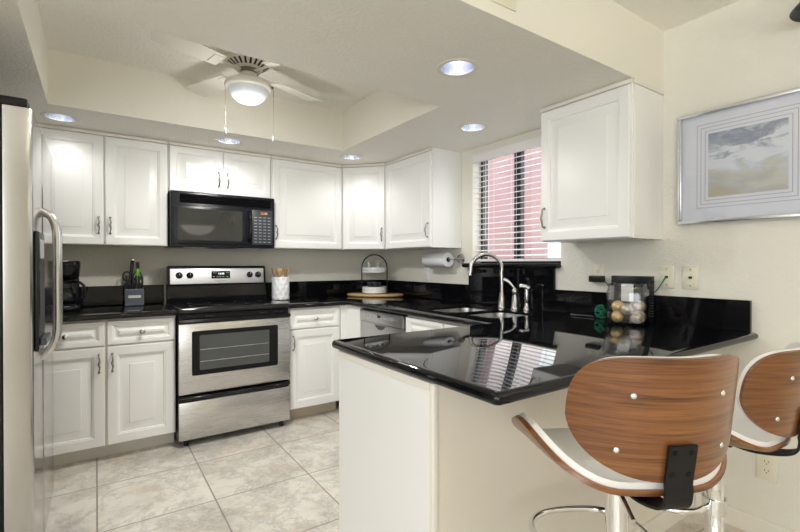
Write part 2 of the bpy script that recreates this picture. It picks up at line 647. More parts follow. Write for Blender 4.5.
# ------------------------------------------------------------------ dimensions
XW, YB = 2.459, 3.98          # right wall, back wall
XL, DXL, DYF = -0.98, -2.6, -3.0
ZS, ZC = 2.129, 2.44          # soffit, ceiling
YF = 1.147                    # face of the soffit
CT, CTH = 0.915, 0.034        # counter top, thickness
UB = 1.352                    # underside of wall cabinets
WY0, WY1, WZ0, WZ1 = 1.76, 2.585, 1.222, 2.09   # window opening

# ------------------------------------------------------------------ structure
struct('floor', bxm(DXL - 0.1, XW + 0.1, DYF - 0.1, YB + 0.1, -0.1, 0.0), 'tile', 'beige travertine look tile floor with thin grey grout')
struct('ceiling', bxm(DXL - 0.1, XW + 0.2, DYF - 0.1, YB + 0.1, ZC, ZC + 0.2), 'ceil', 'cream textured ceiling above the soffit')
struct('wall_back', bxm(XL - 0.1, XW + 0.16, YB, YB + 0.1, 0, ZC), 'wall', 'cream back wall behind the stove')
bm = nb()
box(bm, XW, XW + 0.16, DYF - 0.1, WY0, 0, ZC)
box(bm, XW, XW + 0.16, WY1, YB, 0, ZC)
box(bm, XW, XW + 0.16, WY0, WY1, 0, WZ0)
box(bm, XW, XW + 0.16, WY0, WY1, WZ1, ZC)
struct('wall_right', bm, 'wall', 'cream textured wall with the window and framed picture')
struct('wall_left', bxm(XL - 0.1, XL, YF, YB, 0, ZC), 'wall', 'cream wall behind the fridge')
bm = nb()
box(bm, DXL - 0.1, DXL, DYF, -2.5, 0, ZC)
box(bm, DXL - 0.1, DXL, 0.4, YF, 0, ZC)
box(bm, DXL - 0.1, DXL, -2.5, 0.4, 0, 0.90)
box(bm, DXL - 0.1, DXL, -2.5, 0.4, 2.20, ZC)
struct('wall_dining', bm, 'wall')
struct('wall_return', bxm(DXL, XL - 0.1, YF, YF + 0.1, 0, ZC), 'wall')
bm = nb()
box(bm, DXL - 0.1, -2.5, DYF - 0.1, DYF, 0, ZC)
box(bm, -1.1, XW, DYF - 0.1, DYF, 0, ZC)
box(bm, -2.5, -1.1, DYF - 0.1, DYF, 2.30, ZC)
box(bm, -2.5, -1.1, DYF - 0.1, DYF, 0, 0.80)
struct('wall_front', bm, 'wall')

# soffit with the recessed tray and the holes of the can lights
TX0, TX1, TY0, TY1 = -0.222, 1.635, 1.978, 3.205
CANS = [(-0.178, 3.455), (0.811, 3.418), (1.79, 3.345), (2.065, 2.167), (1.38, 1.548), (0.25, 1.50)]  # last is an added unseen light that helps brighten the kitchen
CR = 0.078
bm = nb()
flat_fill(bm, [(XL, YF), (XW, YF), (XW, YB), (XL, YB)], [[(TX0, TY0), (TX1, TY0), (TX1, TY1), (TX0, TY1)]] + [circle2(x, y, CR) for x, y in CANS], ZS)
struct('ceiling_soffit', bm, 'ceil', 'lowered cream textured kitchen ceiling around the tray')
bm = nb()
box(bm, TX0 - 0.02, TX0, TY0 - 0.02, TY1 + 0.02, ZS + 0.0004, ZC)
box(bm, TX1, TX1 + 0.02, TY0 - 0.02, TY1 + 0.02, ZS + 0.0004, ZC)
box(bm, TX0, TX1, TY0 - 0.02, TY0, ZS + 0.0004, ZC)
box(bm, TX0, TX1, TY1, TY1 + 0.02, ZS + 0.0004, ZC)
struct('ceiling_tray', bm, 'fascia', 'upright cream sides of the recessed ceiling tray')
struct('wall_fascia', bxm(XL, XW, YF, YF + 0.02, ZS + 0.0004, ZC), 'fascia', 'upright cream face of the soffit over the peninsula')

# knee wall of the peninsula and skirting
KY = 1.0
PX0 = 0.80
struct('wall_peninsula', bxm(PX0 + 0.018, XW, KY, KY + 0.09, 0, CT - CTH - 0.001), 'knee', 'cream knee wall under the breakfast counter')
struct('baseboard_right', bxm(XW - 0.013, XW, DYF, KY - 0.013, 0, 0.085, bev=0.003), 'trim')
struct('baseboard_peninsula', bxm(PX0 + 0.018, XW - 0.013, KY - 0.013, KY, 0, 0.085, bev=0.003), 'trim')

# outside
struct('ground_outside', bxm(XW + 0.2, 9.5, -2, 9, -0.2, -0.05), 'patio')
struct('wall_outside', bxm(4.3, 4.5, 3.42, 8.5, -0.05, 4.2), 'pink_stucco', 'pink stucco wall of the neighbouring house seen through the blind')
struct('wall_outside_pier', bxm(4.05, 4.3, 3.30, 3.86, -0.05, 4.2), 'pink_stucco', 'pink stucco pier beyond the window')

# window frame and panes
wf = nb()
xf0, xf1 = XW + 0.09, XW + 0.13
box(wf, xf0, xf1, WY1 - 0.045, WY1, WZ0, WZ1)
box(wf, xf0, xf1, WY0, WY0 + 0.04, WZ0, WZ1)
box(wf, xf0, xf1, WY0 + 0.04, WY1 - 0.045, WZ1 - 0.04, WZ1)
box(wf, xf0, xf1, WY0 + 0.04, WY1 - 0.045, WZ0, WZ0 + 0.04)
box(wf, xf0 - 0.01, xf1 - 0.01, 2.165, 2.225, WZ0 + 0.04, WZ1 - 0.04)
win = struct('window_1', wf, 'bronze', 'dark framed sliding window behind the white blind')
win['category'] = 'window'
for a, b in ((WY0 + 0.04, 2.165), (2.225, WY1 - 0.045)):
    obj('pane', bxm(xf0 + 0.015, xf0 + 0.019, a, b, WZ0 + 0.04, WZ1 - 0.04), 'pane', win)
rv = nb()
box(rv, XW - 0.001, xf0, WY1 - 0.008, WY1, WZ0, WZ1)
box(rv, XW - 0.001, xf0, WY0, WY0 + 0.008, WZ0, WZ1)
box(rv, XW - 0.001, xf0, WY0 + 0.008, WY1 - 0.008, WZ1 - 0.008, WZ1)
struct('trim_1', rv, 'trim')

# ------------------------------------------------------------------ window blind
bl = thing('window_blind', 'white horizontal slat blind hanging in the kitchen window', 'window blind', (XW + 0.038, (WY0 + WY1) / 2, WZ0))
half = (WY1 - WY0) / 2 - 0.012
H = WZ1 - WZ0
obj('valance', bxm(-0.045, -0.026, -half - 0.002, half + 0.002, H - 0.078, H - 0.010, bev=0.004), 'blind', bl, 40)
obj('head_rail', bxm(-0.024, 0.03, -half, half, H - 0.058, H - 0.012), 'blind', bl)
bm = nb()
pitch = 0.0415
zz = 0.062
while zz < H - 0.075:
    a = math.radians(10)
    for y0, y1 in ((-half, half),):
        for s in (0,):
            p = []
            for k in range(5):
                u = -0.025 + 0.0125 * k
                p.append((u * math.cos(a), zz + u * math.sin(a) + 0.0025 * (1 - (u / 0.025) ** 2)))
            top = [[bm.verts.new((x, y, z + 0.0012)) for x, z in p] for y in (y0, y1)]
            bot = [[bm.verts.new((x, y, z - 0.0012)) for x, z in p] for y in (y0, y1)]
            for k in range(4):
                bm.faces.new((top[0][k], top[0][k + 1], top[1][k + 1], top[1][k]))
                bm.faces.new((bot[0][k], bot[1][k], bot[1][k + 1], bot[0][k + 1]))
            loop0 = top[0] + bot[0][::-1]
            loop1 = top[1] + bot[1][::-1]
            bm.faces.new(loop0)
            bm.faces.new(loop1)
            bm.faces.new((top[0][0], top[1][0], bot[1][0], bot[0][0]))
            bm.faces.new((top[0][4], top[1][4], bot[1][4], bot[0][4]))
    zz += pitch
obj('slats', bm, 'blind', bl)
obj('bottom_rail', bxm(-0.025, 0.025, -half, half, 0.018, 0.036, bev=0.003), 'blind', bl)
bm = nb()
for y in (half - 0.10, half - 0.16, 0.02, -half + 0.12):
    for x in (-0.027, 0.027):
        tube(bm, [(x, y, 0.03), (x, y, H - 0.05)], 0.0012, 5)
obj('ladder_cord', bm, 'blind', bl)
bm = nb()
for y in (half - 0.125, half - 0.135):
    tube(bm, [(-0.032, y, 0.18), (-0.032, y, H - 0.05)], 0.0016, 5)
obj('pull_cord', bm, 'white_plastic', bl)

# ------------------------------------------------------------------ cabinets
def loops_mesh(bm, loops):
    rows = [[bm.verts.new(p) for p in ((x0, y, z0), (x1, y, z0), (x1, y, z1), (x0, y, z1))] for x0, x1, z0, z1, y in loops]
    for a, b in zip(rows, rows[1:]):
        bridge(bm, a, b)
    bm.faces.new(rows[0])
    bm.faces.new(rows[-1])
    return bm

def panel_door(bm, x0, x1, z0, z1, y=-0.001, stile=0.058, th=0.021):
    def L(i, d):
        return (x0 + i, x1 - i, z0 + i, z1 - i, y - d)
    s = stile
    g = th - 0.0135
    seq = [L(0, 0), L(0, th - 0.005), L(0.0015, th - 0.0018), L(0.005, th), L(s - 0.009, th), L(s - 0.006, th - 0.0012), L(s - 0.003, th - 0.0042),
           L(s + 0.002, th - 0.0052), L(s + 0.005, g), L(s + 0.012, g)]
    bw = min(0.044, (min(x1 - x0, z1 - z0) / 2 - s - 0.016) * 0.75)
    if bw > 0.004:
        seq += [L(s + 0.012 + bw * 0.5, g + 0.0042), L(s + 0.012 + bw, g + 0.0098), L(s + 0.0145 + bw, g + 0.0122), L(s + 0.0185 + bw, th - 0.0010)]
    return loops_mesh(bm, seq)

def pull_handle(parent, x, z, y=-0.022, L=0.108, flip=1):
    pts = [(x, y, z - L / 2), (x, y - 0.012, z - L / 2), (x, y - 0.022, z - L * 0.36), (x + 0.003, y - 0.028, z - L * 0.18), (x - 0.002, y - 0.030, z),
           (x + 0.003, y - 0.028, z + L * 0.18), (x, y - 0.022, z + L * 0.36), (x, y - 0.012, z + L / 2), (x, y, z + L / 2)]
    P = smooth_path(pts, 5)
    n = len(P)
    rs = [0.0036 + 0.0028 * math.exp(-((i / (n - 1) - 0.5) / 0.16) ** 2) for i in range(n)]
    bm = tube(nb(), P, rs, 8)
    for s in (-1, 1):
        sphere(bm, (x, y - 0.003, z + s * (L / 2)), 0.0075, 10, 6)
    return obj('handle', bm, 'pewter', parent, 50)

def knob(parent, x, z, y=-0.022, mat='pewter_light'):
    bm = lathe(nb(), [(0, 0), (0.008, 0), (0.006, 0.010), (0.009, 0.015), (0.0155, 0.018), (0.0165, 0.023), (0.012, 0.028), (0, 0.030)], (x, y, z), 20, 'y')
    return obj('knob', bm, mat, parent, 50)

def upper_cabinet(label, loc, rz, Wd, z0, z1, D, doors, cornice=True, ends=(False, False), group='white wall cabinets'):
    """doors: list of (x0, x1, handle_side) in local x"""
    t = thing('wall_cabinet', label, 'cabinet', (loc[0], loc[1], 0), rz, group)
    bm = bxm(0, Wd, 0, D, z0, z1)
    obj('body', bm, 'cab', t)
    top = z1 - 0.026
    for x0, x1, side in doors:
        d = obj('door', panel_door(nb(), x0, x1, z0 + 0.003, top - 0.003, stile=0.058 if (top - z0) > 0.5 else 0.05), 'cab', t, 25)
        hx = x1 - 0.028 if side == 'r' else x0 + 0.028
        pull_handle(d, hx, z0 + (0.135 if top - z0 > 0.5 else 0.115))
    if cornice:
        bm = nb()
        box(bm, -0.000, Wd, -0.019, -0.0005, z1 - 0.024, z1 - 0.001, bev=0.004)
        obj('cornice', bm, 'cab_edge', t, 40)
    return t

UY = 3.685   # front of the back wall carcasses (door face 3.663)
UD = YB - UY - 0.002
ZT = ZS - 0.001
upper_cabinet('tall white two-door wall cabinet left of the black microwave', (-0.345, UY), 0, 0.785, UB, ZT, UD,
              [(0.006, 0.389, 'r'), (0.399, 0.780, 'l')])
upper_cabinet('short white two-door wall cabinet directly above the black microwave', (0.443, UY), 0, 0.764, 1.762, ZT, UD,
              [(0.006, 0.378, 'r'), (0.387, 0.758, 'l')])
upper_cabinet('wide white single-door wall cabinet right of the black microwave', (1.2125, UY), 0, 0.6525, UB, ZT, UD,
              [(0.006, 0.648, 'l')])
# diagonal corner cabinet
cx0, cx1, cy1 = 1.872, 2.160, 3.372
ang = math.atan2(UY - cy1, cx1 - cx0)
dl = math.hypot(cx1 - cx0, UY - cy1)
t = thing('wall_cabinet', 'narrow angled white wall cabinet in the kitchen corner above the tiered stand', 'cabinet', (cx0, UY, 0), -ang, 'white wall cabinets')
bm = nb()
ca, sa = math.cos(ang), math.sin(ang)
def to_loc(x, y):
    dx, dy = x - cx0, y - UY
    return (dx * ca - dy * sa, dx * sa + dy * ca)
pl = [to_loc(*p) for p in ((cx0, UY), (cx1, cy1), (XW - 0.002, cy1), (XW - 0.002, YB - 0.002), (cx0, YB - 0.002))]
lo = [bm.verts.new((x, y, UB)) for x, y in pl]
hi = [bm.verts.new((x, y, ZT)) for x, y in pl]
bridge(bm, lo, hi)
bm.faces.new(lo)
bm.faces.new(hi)
obj('body', bm, 'cab', t)
d = obj('door', panel_door(nb(), 0.014, dl - 0.014, UB + 0.003, ZT - 0.029), 'cab', t, 25)
pull_handle(d, dl - 0.014 - 0.026, UB + 0.135)
obj('cornice', bxm(0.010, dl - 0.010, -0.019, -0.0005, ZT - 0.024, ZT - 0.001, bev=0.004), 'cab_edge', t, 40)

RX = 2.162   # front of the right wall carcasses
RD = XW - RX - 0.002
upper_cabinet('white single-door wall cabinet between the angled corner cabinet and the window', (RX, 3.368), -PI / 2, 3.368 - 2.709, UB, ZT, RD,
              [(0.020, 0.653, 'r')])
t = upper_cabinet('large white single-door wall cabinet hanging over the peninsula beside the picture', (RX, 1.684), -PI / 2, 1.684 - 1.150, UB, ZT, RD,
              [(0.006, 0.528, 'l')])
obj('end_panel', bxm(0.534, 0.5368, 0.012, RD - 0.012, UB + 0.012, ZT - 0.03, bev=0.001), 'cab', t)
obj('end_moulding', bxm(0.5345, 0.542, 0.0, RD - 0.001, ZT - 0.022, ZT - 0.001, bev=0.002), 'cab_edge', t)

BH = CT - CTH - 0.002    # top of base cabinets
def base_cabinet(label, loc, rz, Wd, D, cols, toe=0.075, toe_mat='toe_white', drawers=True, hollow=False, group='white base cabinets', handles=True):
    t = thing('base_cabinet', label, 'cabinet', (loc[0], loc[1], 0), rz, group)
    if hollow:
        bm = nb()
        box(bm, 0, 0.018, 0, D, 0.092, BH)
        box(bm, Wd - 0.018, Wd, 0, D, 0.092, BH)
        box(bm, 0.018, Wd - 0.018, 0, 0.018, 0.092, BH)
        box(bm, 0.018, Wd - 0.018, D - 0.018, D, 0.092, BH)
        box(bm, 0.018, Wd - 0.018, 0.018, D - 0.018, 0.092, 0.11)
    else:
        bm = bxm(0, Wd, 0, D, 0.092, BH)
    obj('body', bm, 'cab_edge', t)
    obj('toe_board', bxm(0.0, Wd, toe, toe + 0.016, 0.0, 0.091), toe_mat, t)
    for x0, x1, side in cols:
        if drawers:
            dr = obj('drawer', panel_door(nb(), x0, x1, 0.718, BH - 0.012, stile=0.034), 'cab', t, 25)
            if handles:
                knob(dr, (x0 + x1) / 2, 0.790)
        d = obj('door', panel_door(nb(), x0, x1, 0.098, 0.708 if drawers else BH - 0.012, stile=0.062), 'cab', t, 25)
        if handles:
            hx = x1 - 0.028 if side == 'r' else x0 + 0.028
            pull_handle(d, hx, 0.610)
    return t

BY = 3.312
BD = YB - BY - 0.002
base_cabinet('white base cabinet with two drawers and two doors left of the stove', (-0.352, BY), 0, 0.790, BD, [(0.006, 0.394, 'r'), (0.406, 0.784, 'l')])
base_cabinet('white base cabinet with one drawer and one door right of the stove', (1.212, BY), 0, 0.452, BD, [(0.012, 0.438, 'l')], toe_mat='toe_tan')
DX = 1.742
# corner filler (blind corner)
t = thing('corner_filler', 'plain white filler post between the drawer cabinet and the dishwasher', 'cabinet filler', (0, 0, 0))
bm = nb()
box(bm, 1.665, DX - 0.0005, BY - 0.012, BY + 0.02, 0.092, BH)
box(bm, DX - 0.020, DX - 0.001, 3.072, BY - 0.0125, 0.092, BH)
obj('body', bm, 'cab', t)
base_cabinet('white sink cabinet between the dishwasher and the peninsula', (DX, 2.455), -PI / 2, 0.80, XW - DX - 0.002, [(0.006, 0.395, 'r'), (0.403, 0.794, 'l')], handles=False, hollow=True)
# peninsula run, doors to the kitchen side
base_cabinet('white peninsula cabinet backing onto the knee wall', (1.700, 1.615), PI, 1.700 - PX0 - 0.024, 0.520, [(0.006, 0.435, 'r'), (0.441, 0.870, 'l')])
t = thing('end_panel', 'plain white panel closing the end of the peninsula', 'cabinet panel', (PX0, 1.0, 0))
obj('board', bxm(0, 0.0175, 0.016, 0.602, 0.0, BH, bev=0.0015), 'cab', t)
obj('corner_post', bxm(-0.003, 0.0175, -0.004, 0.0155, 0.0, BH, bev=0.004), 'trim', t, 40)
obj('top_rail', bxm(-0.004, -0.0005, 0.016, 0.602, BH - 0.024, BH, bev=0.001), 'cab_edge', t)

# ------------------------------------------------------------------ countertops
CY = 3.262
t = thing('countertop', 'glossy black granite worktop left of the stove with upstand', 'worktop', (0, 0, 0))
P = [(XL + 0.003, CY), (0.441, CY), (0.441, YB - 0.003), (XL + 0.003, YB - 0.003)]
obj('slab', slab(nb(), P, CT - CTH, CT, edge=0.012), 'granite', t, 40)
obj('upstand', bxm(XL + 0.003, 0.441, YB - 0.025, YB - 0.003, CT, 1.058, bev=0.002), 'granite', t)

t = thing('countertop', 'glossy black granite worktop running round the corner and along the peninsula', 'worktop', (0, 0, 0))
CX = 1.696
P = [(0.786, 0.738), (XW - 0.003, 0.738), (XW - 0.003, YB - 0.003), (1.209, YB - 0.003), (1.209, CY), (CX, CY), (CX, 1.655), (0.786, 1.655)]
P = round_corner(P, (0, 7), 0.022, 5)
sink_b1 = rrect2(1.835, 2.255, 2.110, 2.430, 0.085, 7)
sink_b2 = rrect2(1.850, 2.225, 1.760, 2.075, 0.075, 7)
obj('slab', slab(nb(), P, CT - CTH, CT, [sink_b1, sink_b2], edge=0.016), 'granite', t, 40)
obj('upstand', bxm(1.209, XW - 0.003, YB - 0.025, YB - 0.003, CT, 1.058, bev=0.002), 'granite', t)
obj('upstand', bxm(XW - 0.025, XW - 0.003, 2.603, YB - 0.026, CT, 1.058, bev=0.002), 'granite', t)
obj('upstand', bxm(XW - 0.025, XW - 0.003, 0.762, 1.804, CT, 1.058, bev=0.002), 'granite', t)
bm = nb()
box(bm, XW - 0.022, XW - 0.003, 1.806, 2.205, CT, WZ0 - 0.030, bev=0.001)
box(bm, XW - 0.022, XW - 0.003, 2.2065, 2.601, CT, WZ0 - 0.030, bev=0.001)
obj('splashback', bm, 'granite', t)
# window ledge in black granite with rounded nose
tl = thing('window_ledge', 'black granite ledge with round nose under the kitchen window', 'window ledge', (0, 0, 0))
P = [(XW - 0.050, 1.765), (XW - 0.0005, 1.765), (XW - 0.0005, 2.650), (XW - 0.050, 2.650)]
bm = slab(nb(), P, WZ0 - 0.029, WZ0 + 0.006, edge=0.014)
box(bm, XW, XW + 0.088, WY0 + 0.009, WY1 - 0.009, WZ0 + 0.0005, WZ0 + 0.006)
obj('ledge', bm, 'granite', tl, 40)

# ------------------------------------------------------------------ sink
ts = thing('sink', 'stainless double bowl sink set under the black granite', 'sink', (0, 0, 0))
def bowl(P, depth):
    bm = nb()
    rows = []
    for ins, z in ((0.0012, CT - 0.015), (0.003, CT - 0.015), (0.006, CT - 0.06), (0.012, CT - depth + 0.03), (0.030, CT - depth + 0.008), (0.055, CT - depth)):
        rows.append([bm.verts.new((x, y, z)) for x, y in offset_poly(P, ins)])
    for a, b in zip(rows, rows[1:]):
        bridge(bm, a, b)
    bm.faces.new(rows[-1])
    return bm
def drain(P):
    cx = sum(p[0] for p in P) / len(P)
    cy = sum(p[1] for p in P) / len(P)
    return cx, cy
for Pq, dep in ((sink_b1, 0.20), (sink_b2, 0.17)):
    b = obj('bowl', bowl(Pq, dep), 'nickel', ts, 50)
    x, y = drain(Pq)
    obj('drain', lathe(nb(), [(0, 0.002), (0.030, 0.002), (0.042, 0.004), (0.045, 0.0005)], (x, y, CT - dep + 0.001), 24), 'chrome', b, 40)

# ------------------------------------------------------------------ faucet, side handle, sprayer
tf = thing('faucet', 'tall brushed nickel gooseneck faucet behind the sink', 'faucet', (2.362, 2.180, CT + 0.0008))
bm = lathe(nb(), [(0, 0), (0.030, 0), (0.030, 0.006), (0.024, 0.014), (0.0235, 0.060), (0.019, 0.078), (0.0155, 0.105), (0.0135, 0.112), (0, 0.112)], (0, 0, 0), 28)
obj('base', bm, 'nickel', tf, 40)
arc = [(0, 0, 0.10), (0, 0, 0.17), (-0.002, 0.003, 0.24)]
R_ = 0.112
dirx, diry = -0.86, 0.51
for k in range(0, 13):
    a = PI * 1.0 * k / 12
    q = R_ * (1 - math.cos(a))
    arc.append((dirx * q, diry * q, 0.262 + R_ * math.sin(a)))
bm = tube(nb(), smooth_path(arc, 4), 0.0142, 14)
obj('neck', bm, 'nickel', tf, 60)
e = Vector(arc[-1])
pv = (Vector(arc[-1]) - Vector(arc[-2])).normalized()
obj('nozzle', cyl(nb(), e - pv * 0.004, e + pv * 0.035, 0.0155, 0.0165, 18), 'nickel', tf, 40)

bm = lathe(nb(), [(0, 0), (0.028, 0), (0.028, 0.006), (0.022, 0.014), (0.022, 0.07), (0.017, 0.085), (0.015, 0.100), (0.020, 0.112), (0.020, 0.128), (0.011, 0.142), (0, 0.145)], (0, 0, 0), 24)
th_ = obj('lever_valve', bm, 'nickel', tf, 40, (0.000, -0.118, 0))
bm = tube(nb(), smooth_path([(0, 0, 0.135), (-0.014, 0.018, 0.165), (-0.030, 0.040, 0.190), (-0.044, 0.062, 0.200)], 5), [0.009 + 0.004 * min(1, i / 12) for i in range(16)], 12)
obj('lever', bm, 'nickel', th_, 60)

tp = thing('side_sprayer', 'brushed nickel side sprayer standing nearest the peninsula', 'sprayer', (2.366, 1.965, CT + 0.0008))
obj('base', lathe(nb(), [(0, 0), (0.024, 0), (0.024, 0.006), (0.017, 0.016), (0.015, 0.045), (0, 0.045)], (0, 0, 0), 24), 'nickel', tp, 40)
obj('body', lathe(nb(), [(0, 0.045), (0.012, 0.0455), (0.0165, 0.070), (0.016, 0.11), (0.014, 0.130), (0.013, 0.142), (0, 0.146)], (0, 0, 0), 24), 'nickel', tp, 40)
bm = tube(nb(), smooth_path([(0.008, -0.018, 0.143), (-0.002, 0.002, 0.153), (-0.014, 0.024, 0.158), (-0.022, 0.038, 0.155)], 4), 0.0165, 14)
obj('head', bm, 'nickel', tp, 50)

# ------------------------------------------------------------------ dishwasher
td = thing('dishwasher', 'stainless dishwasher under the worktop beside the corner', 'dishwasher', (DX, 3.068, 0), -PI / 2)
DW_ = 0.608
obj('body', bxm(0.004, DW_ - 0.004, 0.0, 0.56, 0.092, BH - 0.001), 'black_satin', td)
obj('door', bxm(0.006, DW_ - 0.006, -0.024, -0.001, 0.110, 0.778, bev=0.003), 'steel_dw', td, 30)
cp = obj('control_panel', bxm(0.006, DW_ - 0.006, -0.033, -0.001, 0.781, 0.868, bev=0.006), 'steel_dw', td, 40)
bm = nb()
loopA = [(0.235 + 0.0, -0.0335, 0.7805)]
obj('display', bxm(0.272, 0.318, -0.0342, -0.0331, 0.826, 0.846), 'black_gloss', cp)
for x in [0.345 + 0.048 * k for k in range(4)] + [0.095 + 0.05 * k for k in range(3)]:
    obj('button', lathe(nb(), [(0, 0), (0.006, 0), (0.005, 0.003), (0, 0.0032)], (x, -0.0331, 0.826), 12, 'y'), 'nickel', cp, 40)
bm = nb()
pocket = [(0.220 + 0.152 * k / 12, 0.770 - 0.034 * math.sin(PI * k / 12) ** 0.7) for k in range(13)]
v0 = [bm.verts.new((x, -0.0255, z)) for x, z in pocket]
v1 = [bm.verts.new((x, -0.0240, z)) for x, z in pocket]
for k in range(12):
    bm.faces.new((v0[k], v0[k + 1], v1[k + 1], v1[k]))
bm.faces.new(v0)
bm.faces.new(v1)
obj('handle_pocket', bm, 'charcoal', td)
obj('toe_panel', bxm(0.006, DW_ - 0.006, 0.06, 0.075, 0.0, 0.091), 'black_satin', td)

# ------------------------------------------------------------------ stove
SX0, SX1, SY = 0.4455, 1.2045, 3.262
SWd = SX1 - SX0
st = thing('stove', 'stainless and black electric range between the white base cabinets', 'stove', (SX0, SY, 0))
obj('body', bxm(0.001, SWd - 0.001, 0.006, 0.63, 0.045, 0.885), 'black_satin', st)
P = [(-0.000, -0.022), (SWd, -0.022), (SWd, 0.560), (-0.000, 0.560)]
ck = obj('cooktop', slab(nb(), P, 0.886, 0.926, edge=0.016), 'black_glass', st, 40)
for bx_, by_, r in ((0.20, 0.140, 0.105), (0.20, 0.385, 0.08), (0.56, 0.145, 0.08), (0.56, 0.375, 0.105)):
    bm = nb()
    for rr in (r,):
        a = [bm.verts.new((x, y, 0.9265)) for x, y in circle2(bx_, by_, rr, 40)]
        b = [bm.verts.new((x, y, 0.9265)) for x, y in circle2(bx_, by_, rr - 0.0025, 40)]
        bridge(bm, a, b)
    obj('burner_ring', bm, 'charcoal', ck)
# backguard
def prism_x(bm, prof, x0, x1):
    a = [bm.verts.new((x0, y, z)) for y, z in prof]
    b = [bm.verts.new((x1, y, z)) for y, z in prof]
    bridge(bm, a, b)
    bm.faces.new(a)
    bm.faces.new(b)
    return bm
bm = prism_x(nb(), [(0.490, 0.9265), (0.530, 0.962), (0.542, 1.050), (0.532, 1.058), (0.548, 1.195), (0.562, 1.205), (0.630, 1.205), (0.630, 0.886), (0.565, 0.886), (0.565, 0.9265)], 0.004, SWd - 0.004)
bmesh.ops.bevel(bm, geom=[e for e in bm.edges if abs(e.verts[0].co.x - e.verts[1].co.x) < 1e-4], offset=0.004, segments=2, affect='EDGES')
bg = obj('backguard', bm, 'black_gloss', st, 35)
sl = math.atan2(0.016, 0.137)
def on_guard(x, s, lift=0.0):
    # s metres up the sloping control face
    return (x, 0.602 + s * math.sin(sl) - lift * math.cos(sl), 1.058 + s * math.cos(sl) + lift * math.sin(sl))
G = Matrix.Translation((0, 0.532, 1.058)) @ Matrix.Rotation(-sl, 4, 'X')
bm = bxm(0.020, SWd - 0.022, -0.006, 0.001, 0.006, 0.128, bev=0.003)
cpn = obj('control_panel', xform(bm, G), 'steel_panel', st, 40)
for x in (0.084, 0.160, 0.620, 0.690):
    bm = lathe(nb(), [(0, 0), (0.025, 0), (0.025, 0.004), (0.020, 0.007), (0.0185, 0.024), (0.015, 0.027), (0, 0.027)], (x, -0.0062, 0.074), 24, 'y')
    kb = obj('knob', xform(bm, G), 'black_gloss', st, 40)
    obj('pointer', xform(bxm(x - 0.0015, x + 0.0015, -0.0345, -0.0332, 0.074, 0.089), G), 'pale_mark', kb)
dp = obj('display', xform(bxm(0.318, 0.462, -0.0085, -0.0062, 0.046, 0.106, bev=0.001), G), 'black_gloss', st)
text_mesh('clock_digits', '12:08', 0.022, 'display', dp, G @ Matrix.Translation((0.392, -0.0088, 0.084)) @ Matrix.Rotation(PI / 2, 4, 'X'), 0.0002)
bm = nb()
for x in (0.336, 0.364, 0.385, 0.407, 0.440):
    box(bm, x - 0.007, x + 0.007, -0.0089, -0.0086, 0.058, 0.063)
for x in (0.336, 0.352, 0.437, 0.449):
    box(bm, x - 0.005, x + 0.005, -0.0089, -0.0086, 0.090, 0.094)
obj('keypad_marks', xform(bm, G), 'pale_mark', dp)
obj('name_strip', xform(bxm(0.345, 0.435, -0.0064, -0.0061, 0.024, 0.028), G), 'grey_mark', cpn)
# vent strip and door
vs_p = obj('vent_strip', bxm(0.002, SWd - 0.002, -0.004, 0.005, 0.846, 0.8855, bev=0.002), 'black_gloss', st)
for x in (0.06, 0.17, 0.54, 0.65):
    bm = nb()
    for k in range(3):
        box(bm, x + k * 0.022, x + k * 0.022 + 0.016, -0.0050, -0.0042, 0.864, 0.871)
    obj('vent_slots', bm, 'dark_slot', vs_p)
dr = obj('oven_door', bxm(0.002, SWd - 0.002, -0.034, 0.004, 0.352, 0.822, bev=0.004), 'steel', st, 40)
P = rrect2(0.080, SWd - 0.094, 0.474, 0.772, 0.012, 3)
def plate_xz(P, y0, y1):
    bm = nb()
    a = [bm.verts.new((x, y0, z)) for x, z in P]
    b = [bm.verts.new((x, y1, z)) for x, z in P]
    bridge(bm, a, b)
    bm.faces.new(a)
    bm.faces.new(b)
    return bm
wn = obj('window_frame', plate_xz(P, -0.0365, -0.0345), 'black_gloss', dr)
gl = obj('window_glass', plate_xz(rrect2(0.128, SWd - 0.158, 0.508, 0.742, 0.008, 3), -0.0375, -0.0367), 'oven_window', wn)
bm = nb()
for z in (0.565, 0.645):
    cyl(bm, (0.132, -0.0384, z), (SWd - 0.162, -0.0384, z), 0.0016, None, 6)
obj('oven_rack', bm, 'nickel', wn)
# black handle strip across the top of the door
bm = prism_x(nb(), [(-0.010, 0.8225), (-0.040, 0.8225), (-0.052, 0.830), (-0.056, 0.840), (-0.048, 0.850), (-0.030, 0.853), (-0.010, 0.845)], 0.003, SWd - 0.003)
bmesh.ops.bevel(bm, geom=[e for e in bm.edges if abs(e.verts[0].co.x - e.verts[1].co.x) > 0.1], offset=0.003, segments=2, affect='EDGES')
obj('door_handle', bm, 'black_gloss', st, 40)
drw = obj('storage_drawer', bxm(0.002, SWd - 0.002, -0.032, 0.004, 0.048, 0.300, bev=0.004), 'steel', st, 40)
obj('gap_strip', bxm(0.002, SWd - 0.002, -0.012, 0.004, 0.301, 0.351), 'black_gloss', st)
